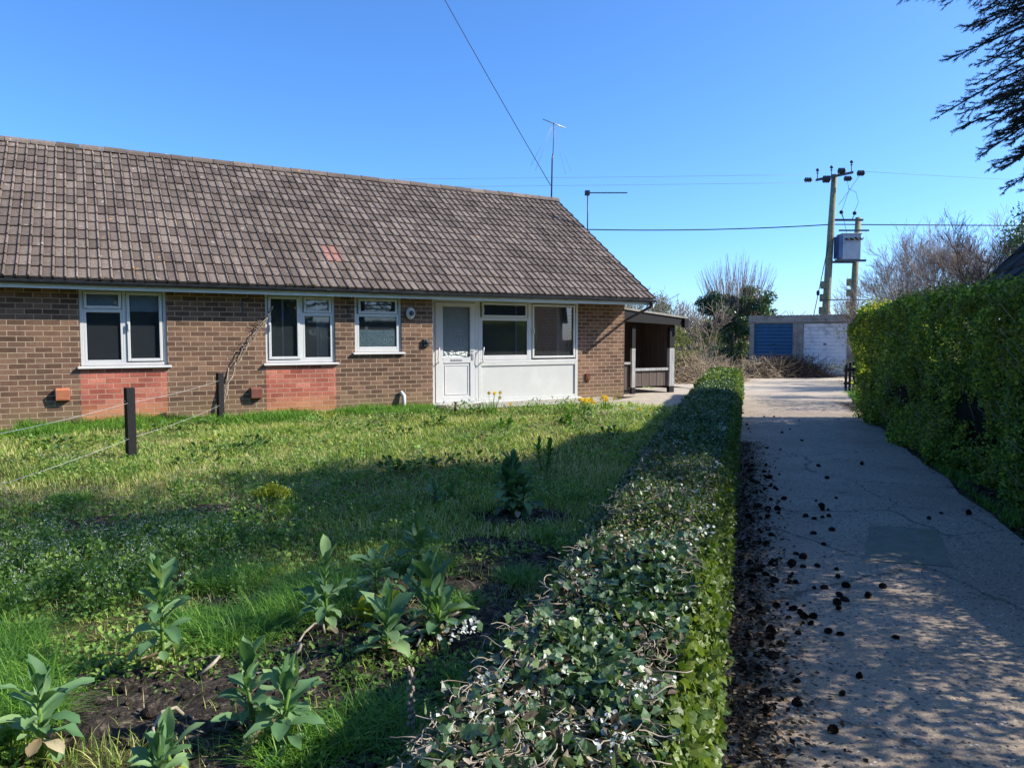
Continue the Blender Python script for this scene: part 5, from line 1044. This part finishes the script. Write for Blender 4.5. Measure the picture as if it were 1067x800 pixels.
def clump_leaves(cs, per, s, T=T_DIAM, fl=1.0):
    P_ = []; 
    for (x, y, z, r) in cs:
        n = int(per * (r / .3) ** 2); q = RNG.normal(size=(n, 3)); q = norm(q) * (r * RNG.random((n, 1)) ** .4); q[:, 2] *= .75; P_.append(q + (x, y, z))
    P_ = np.concatenate(P_); n = len(P_); return leaves(P_, rdir(n, (0, 0, -.1)), rdir(n, (0, 0, .7)), RNG.uniform(.55, 1.4, n) * s, T)
def bush(name, label, loc, rx, ry, h, nc, mat, leaf, per=120, cat='shrub', group=None, rng=1, cr=.3, twigs='twigdark', flat=0):
    random.seed(rng); t = thing(name, label, cat, loc, 0, group); cs = []; st = MB()
    for k in range(nc):
        while True:
            a, b, c = random.uniform(-1, 1), random.uniform(-1, 1), random.uniform(0, 1)
            if a * a + b * b + c * c < 1 and random.random() < .25 + .75 * (a * a + b * b + c * c): break
        cs.append((a * rx, b * ry, .1 + c * (h - .15), cr * random.uniform(.6, 1.3))); st.tube([(a * rx * .2, b * ry * .2, 0), (a * rx * .7, b * ry * .7, c * h * .6), (a * rx, b * ry, c * h)], [.02, .012, .005], 4, 0, False)
    st.build('branches', M[twigs], t); leaf_obj('foliage', clump_leaves(cs, per, leaf), M[mat], t); return t
# ivy clad pollard beyond the lane
t = tree('ivy_tree', 'ivy smothered tree with bare upright shoots rising above it', (10.9, 36, 0), 3.0, .20, 2, 2, 'twig', .4, .25, 2, .22, .42, .010, rng=5)
random.seed(9); br = MB()
for k in range(300):
    a = random.random() * 6.28; r = random.random() ** .5 * 1.75; x, y = r * math.cos(a), r * math.sin(a) * .8; z0 = 2.3 + random.uniform(-.3, .8); h = (5.45 - r * .65 + random.uniform(-.6, .5)) - z0; br.tube([(x * .75, y * .75, z0), (x * .9 + random.gauss(0, .06), y * .9, z0 + h * .5), (x * 1.15 + random.gauss(0, .12), y * 1.1, z0 + h)], [.013, .009, .005], 3, 0, False)
br.build('upright_shoots', M['twig'], t); cs = []
for k in range(74):
    a = random.random() * 6.28; r = random.random() ** .5 * 1.75; cs.append((r * math.cos(a), r * math.sin(a), random.uniform(2.0, 4.1) - .35 * r, random.uniform(.22, .42)))
cs += [(-.35, -.2, z, .30) for z in (.6, 1.0, 1.4, 1.8)] + [(.25, -.1, z, .26) for z in (.7, 1.2, 1.7)]
leaf_obj('ivy', clump_leaves(cs, 190, .11), M['leafivy'], t)
bush('dark_shrub', 'dark evergreen shrub at the foot of the ivy tree', (10.0, 33.5, 0), 1.9, 1.0, 1.15, 40, 'leafdark', .08, 90, rng=2)
bush('olive_shrub', 'yellow green bush rising behind the timber porch', (5.4, 26.5, 0), 1.2, 1.3, 2.2, 60, 'leafolive', .08, 130, rng=3, twigs='twigtan')
bush('olive_shrub', 'straggly grey green bush between porch and ivy tree', (8.4, 31.5, 0), 1.5, 1.2, 2.5, 40, 'leafolive', .06, 34, rng=4, twigs='twigtan')
tree('bare_tree', 'small gnarled bare tree between porch and ivy tree', (8.3, 33, 0), 3.7, .08, 3, 2, 'twig', .6, .2, 3, .3, .3, .010, rng=8)
tree('budding_tree', 'thin budding tree showing over the end of the bungalow roof', (5.3, 31, 0), 3.9, .07, 4, 2, 'twig', .5, .35, 3, .3, .3, .005, leafm='leafolive', leafn=2600, leafs=.075, rng=11)
tree('budding_tree', 'second budding tree just right of the roof corner', (6.9, 37, 0), 3.4, .07, 4, 2, 'twig', .5, .35, 3, .35, .3, .010, leafm='leafolive', leafn=600, leafs=.07, rng=14)
tree('bare_tree', 'broad rounded bare tree beyond the right hedge', (17.6, 30.5, 0), 6.3, .11, 5, 6, 'twig', .42, .25, 3, .45, .30, .0045, rng=21)
tree('bare_tree', 'dark branched bare tree nearest the dark tiled roof', (14.4, 21.8, 0), 4.9, .10, 5, 2, 'twigdark', .5, .25, 3, .3, .32, .005, rng=31)
tree('bare_tree', 'slight bare tree left of the broad one beyond the hedge', (14.3, 28.5, 0), 4.2, .09, 4, 4, 'twig', .45, .3, 3, .45, .3, .005, rng=33)
bush('hedgerow_shrub', 'olive bush showing over the far left end of the tall hedge', (12.3, 24.5, 0), 1.6, 1.5, 3.5, 70, 'leafolive', .06, 60, rng=6, twigs='twigtan')
bush('hedgerow_shrub', 'dark bush beneath the broad bare tree', (14.0, 23.0, 0), 1.4, 1.3, 3.25, 55, 'leafdark', .06, 70, rng=7)
bush('hedgerow_shrub', 'thin straw green bush behind the middle of the tall hedge', (9.6, 16.8, 0), 1.2, 1.5, 2.95, 52, 'leafolive', .055, 110, rng=12, twigs='twigtan')
bush('evergreen_tree', 'grey green evergreen crown rising behind the dark tiled roof', (12.9, 18.5, 0), 1.0, 1.0, 5.0, 90, 'leafivy', .07, 60, 'tree', rng=23, cr=.35)
bush('hedgerow_shrub', 'leafy bush next to the dark tiled roof', (9.2, 15.5, 0), 1.0, 1.0, 2.45, 34, 'leafhedge', .055, 70, rng=17, twigs='twigtan')
bush('hedgerow_shrub', 'dark bush behind the black palings', (11.2, 21.6, 0), 1.2, 1.2, 2.45, 40, 'leafdark', .06, 80, rng=18)
bush('distant_bush', 'olive bush peeping over the garage roof', (16.0, 52, 0), 2.2, 2, 4.2, 40, 'leafolive', .14, 70, rng=19, cr=.6)
# brushwood heaps
def heap(name, label, loc, rx, ry, h, n, mat, rng, leafm=None, rr=.009):
    random.seed(rng); t = thing(name, label, 'brushwood', loc); st = MB()
    for k in range(n):
        a = random.random() * 6.28; q = random.random() ** .6; x, y = q * rx * math.cos(a), q * ry * math.sin(a); z = max(.02, h * (1 - q * q) * random.random()); d = Vector((random.gauss(0, 1), random.gauss(0, .6), random.gauss(.15, .45))).normalized(); L_ = random.uniform(.25, .9); m_ = Vector((random.gauss(0, .06), random.gauss(0, .06), random.gauss(0, .06)))
        p0 = Vector((x, y, z)); p2 = p0 + d * L_; p2.z = max(.01, min(p2.z, h * 1.25)); st.tube([p0, (p0 + p2) / 2 + m_, p2], [rr * 1.3, rr, rr * .5], 3, 0, False)
    st.build('branches', M[mat], t)
    if leafm: P_ = RNG.normal(size=(1800, 3)) * (rx * .45, ry * .4, h * .3) + (0, 0, h * .4); P_[:, 2] = np.abs(P_[:, 2]); leaf_obj('dead_foliage', leaves(P_, rdir(1800), rdir(1800), RNG.uniform(.03, .08, 1800), T_DIAM), M[leafm], t)
    return t
heap('brush_heap', 'heap of dark cut branches lying in front of the garage doors', (10.45, 28.3, 0), 1.75, .7, .72, 1900, 'twigdark', 41, 'leafdark')
heap('brush_heap', 'small pale heap of cut branches beside the blue garage door', (9.5, 28.0, 0), .9, .6, .65, 700, 'twigtan', 42)
heap('brush_heap', 'wide tangle of pale cut branches behind the far hedge end', (6.1, 25.8, 0), 1.9, 1.8, .85, 2200, 'twigtan', 43)
# distant tree line
random.seed(55); st = MB(); cs = []
for k in range(900):
    x = random.uniform(-90, 130); y = random.uniform(85, 125); h = random.uniform(2.5, 5.5) + 1.5 * math.sin(x * .09)
    for q in range(4): st.tube([(x, y, 0), (x + random.gauss(0, .5), y, h * .6), (x + random.gauss(0, 1.1), y + random.gauss(0, 1), h)], [.12, .06, .03], 3, 0, False)
    cs.append((x, y, h * random.uniform(.2, .6), random.uniform(.8, 1.5)))
dt = thing('distant_treeline', 'low hazy line of bare trees and bushes on the horizon', 'trees', (0, 0, 0)); dt['kind'] = 'stuff'
st.build('branches', M['twig'], dt); leaf_obj('foliage', clump_leaves(cs, 5, .5), M['leafolive'], dt)
random.seed(77)  # out-of-view trees added so the window panes reflect something dark
for i, (x, y, h, r) in enumerate(((-16, -9, 7, 4.5), (-9, -12, 8, 5), (-2, -13, 7, 4.5), (6, -12, 8, 5), (-22, -3, 7, 4.5), (13, -10, 7, 4.5), (-26, 6, 6, 4))):
    bush('reflection_tree', 'unseen evergreen tree added out of frame to darken the window reflections', (x, y, 0), r, r, h, 150, 'leafdark', .32, 26, 'tree', 'unseen evergreen trees added for the reflections', rng=80 + i, cr=.9)
# ---- spruce (crown mostly out of frame to the right)
def spruce(name, label, loc, h, rmax, zlow, seed, fine_targets=(), nb=120, prof=.75):
    random.seed(seed); t = thing(name, label, 'tree', loc); tk = MB(); tk.tube([(0, 0, -.2), (.05, 0, h * .5), (0, 0, h)], [.30, .18, .03], 10); tk.build('trunk', M['bark'], t)
    br = MB(); arr = []; LP = []; LD = []; LS = []
    NP_ = []; ND_ = []; NS_ = []
    def limb(az_, z, L_, droop, fine):
        d = Vector((math.cos(az_), math.sin(az_), 0)); n = 8; pts = []
        for i in range(n + 1): u_ = i / n; pts.append(Vector((0, 0, z)) + d * (L_ * u_) + Vector((0, 0, .18 * L_ * u_ - droop * L_ * u_ * u_)) + Vector((random.gauss(0, .03), random.gauss(0, .03), random.gauss(0, .02))) * L_ * u_ * .5)
        br.tube(pts, [.035 * (1 - .8 * i / n) for i in range(n + 1)], 4, 0, False); sd = Vector((-d.y, d.x, 0))
        step = .030 if fine else .16; m_ = int(L_ * .82 / step)
        for k in range(m_):
            u_ = .18 + .82 * k / m_; i = min(n - 1, int(u_ * n)); f_ = u_ * n - i; b = pts[i].lerp(pts[i + 1], f_); tl = (.20 + .5 * (1 - u_)) * min(1.0, L_ / 2.2) * random.uniform(.6, 1.2); s_ = 1 if k % 2 else -1
            td = (sd * s_ * random.uniform(.5, 1) + d * random.uniform(.5, 1) + Vector((0, 0, random.uniform(-.4, .15)))).normalized()
            if fine:
                tl *= .72
                br.tube([b, b + td * tl], [.004, .002], 3, 0, False); nn = int(tl / .0030)
                for q in range(nn):
                    w_ = q / nn; c_ = b + td * tl * w_; rd = Vector((random.gauss(0, 1), random.gauss(0, 1), random.gauss(0, 1))); rd = (rd - td * rd.dot(td)).normalized(); NP_.append(c_); ND_.append(rd * .9 + td * .6); NS_.append(random.uniform(.018, .030))
                for q in range(3):     # side twiglets
                    b2 = b + td * tl * random.uniform(.3, .8); t2 = (td + sd * random.choice((-1, 1)) * .8 + Vector((0, 0, random.uniform(-.4, .1)))).normalized(); l2 = tl * .45; br.tube([b2, b2 + t2 * l2], [.003, .0015], 3, 0, False)
                    for q2 in range(int(l2 / .005)):
                        c_ = b2 + t2 * (l2 * q2 / max(1, int(l2 / .005))); rd = Vector((random.gauss(0, 1), random.gauss(0, 1), random.gauss(0, 1))); rd = (rd - t2 * rd.dot(t2)).normalized(); NP_.append(c_); ND_.append(rd * .8 + t2 * .75); NS_.append(random.uniform(.020, .032))
            else:
                for q in range(5): LP.append(b + td * tl * (q / 5)); LD.append(td + Vector((random.gauss(0, .35), random.gauss(0, .35), random.gauss(0, .35)))); LS.append(tl * random.uniform(.35, .6))
    for k in range(nb):
        u_ = (k + .5) / nb; z = zlow + (h - zlow) * u_ ** 1.15; L_ = rmax * (1 - u_) ** prof * random.uniform(.8, 1.12) + .2; limb(k * 2.399 + random.random() * .3, z, L_, random.uniform(.18, .38), False)
    for (az_, z, L_, dr) in fine_targets: limb(az_, z, L_, dr, True)
    br.build('branches', M['bark'], t); T_F = tpl([(-.10, 0, 0), (.10, 0, 0), (.06, .6, .02), (0, 1, 0), (-.06, .6, .02)], [(0, 1, 2, 3, 4)])
    a = leaves(np.array([tuple(p) for p in LP]), np.array([tuple(p) for p in LD]), rdir(len(LP), (0, 0, 1)), np.array(LS), T_F); parts = [a]
    if NP_: parts.append(leaves(np.array([tuple(p) for p in NP_]), np.array([tuple(p) for p in ND_]), rdir(len(NP_)), np.array(NS_), tpl([(-.09, 0, 0), (.09, 0, 0), (0, 1, 0)], [(0, 1, 2)])))
    leaf_obj('crown', merge(*parts), M['needle'], t); return t
SP = (7.7, 5.2)
def tgt(px, py, Y, dr=.3, up=.18):   # limb from the trunk whose tip comes near a given sight line at distance Y
    X = (px - 533.5) / 770 * Y; Z = 1.5 - (py - 352) / 770 * Y; dx, dy = X - SP[0], Y - SP[1]; L_ = math.hypot(dx, dy); z = Z - (up - dr) * L_; return (math.atan2(dy, dx), z, L_, dr)
ft = [tgt(random.uniform(1000, 1110), random.uniform(-30, 190), random.uniform(7.2, 8.8), random.uniform(.2, .36)) for _ in range(30)] + [tgt(random.uniform(1022, 1110), random.uniform(-20, 190), random.uniform(7.2, 8.8), random.uniform(.26, .4)) for _ in range(44)] + [tgt(978, 118, 8.0), tgt(985, 70, 7.8), tgt(990, 40, 7.9, .22), tgt(1012, 95, 8.2), tgt(1020, 60, 7.6), tgt(1005, 140, 7.7), tgt(1030, 20, 7.8), tgt(1000, 128, 8.4, .34), tgt(1022, 150, 7.9, .34), tgt(1040, 195, 8.0, .36), tgt(1035, 180, 7.6, .36),
      tgt(1050, 120, 8.2), tgt(1045, 160, 8.3), tgt(1060, 40, 8.0), tgt(1055, 85, 8.4), tgt(1062, 205, 8.3), tgt(1068, 180, 8.0), tgt(1078, 130, 8.1), tgt(1080, 60, 8.3), tgt(1085, 200, 7.7), tgt(1090, 90, 7.9), tgt(1015, 0, 8, .25),
      tgt(938, 9, 7.6, .2), tgt(918, 4, 7.9, .2), tgt(955, 6, 8.0, .2), tgt(975, 12, 7.4, .22), tgt(925, -2, 7.5, .2), tgt(945, -4, 7.5, .2), tgt(970, -6, 7.9, .2), tgt(1000, 14, 7.7, .25), tgt(1070, 0, 7.8), tgt(1060, 140, 7.6), tgt(1040, 110, 7.7), tgt(1052, 60, 7.5), tgt(1072, 165, 8.5), tgt(1066, 100, 8.6)]
spruce('spruce_tree', 'large dark spruce whose branches hang into the top right of the sky', (SP[0], SP[1], 0), 17, 3.2, 2.6, 61, ft, 230, .55)
print('objects', len(bpy.data.objects), 'verts', sum(len(m.vertices) for m in bpy.data.meshes))
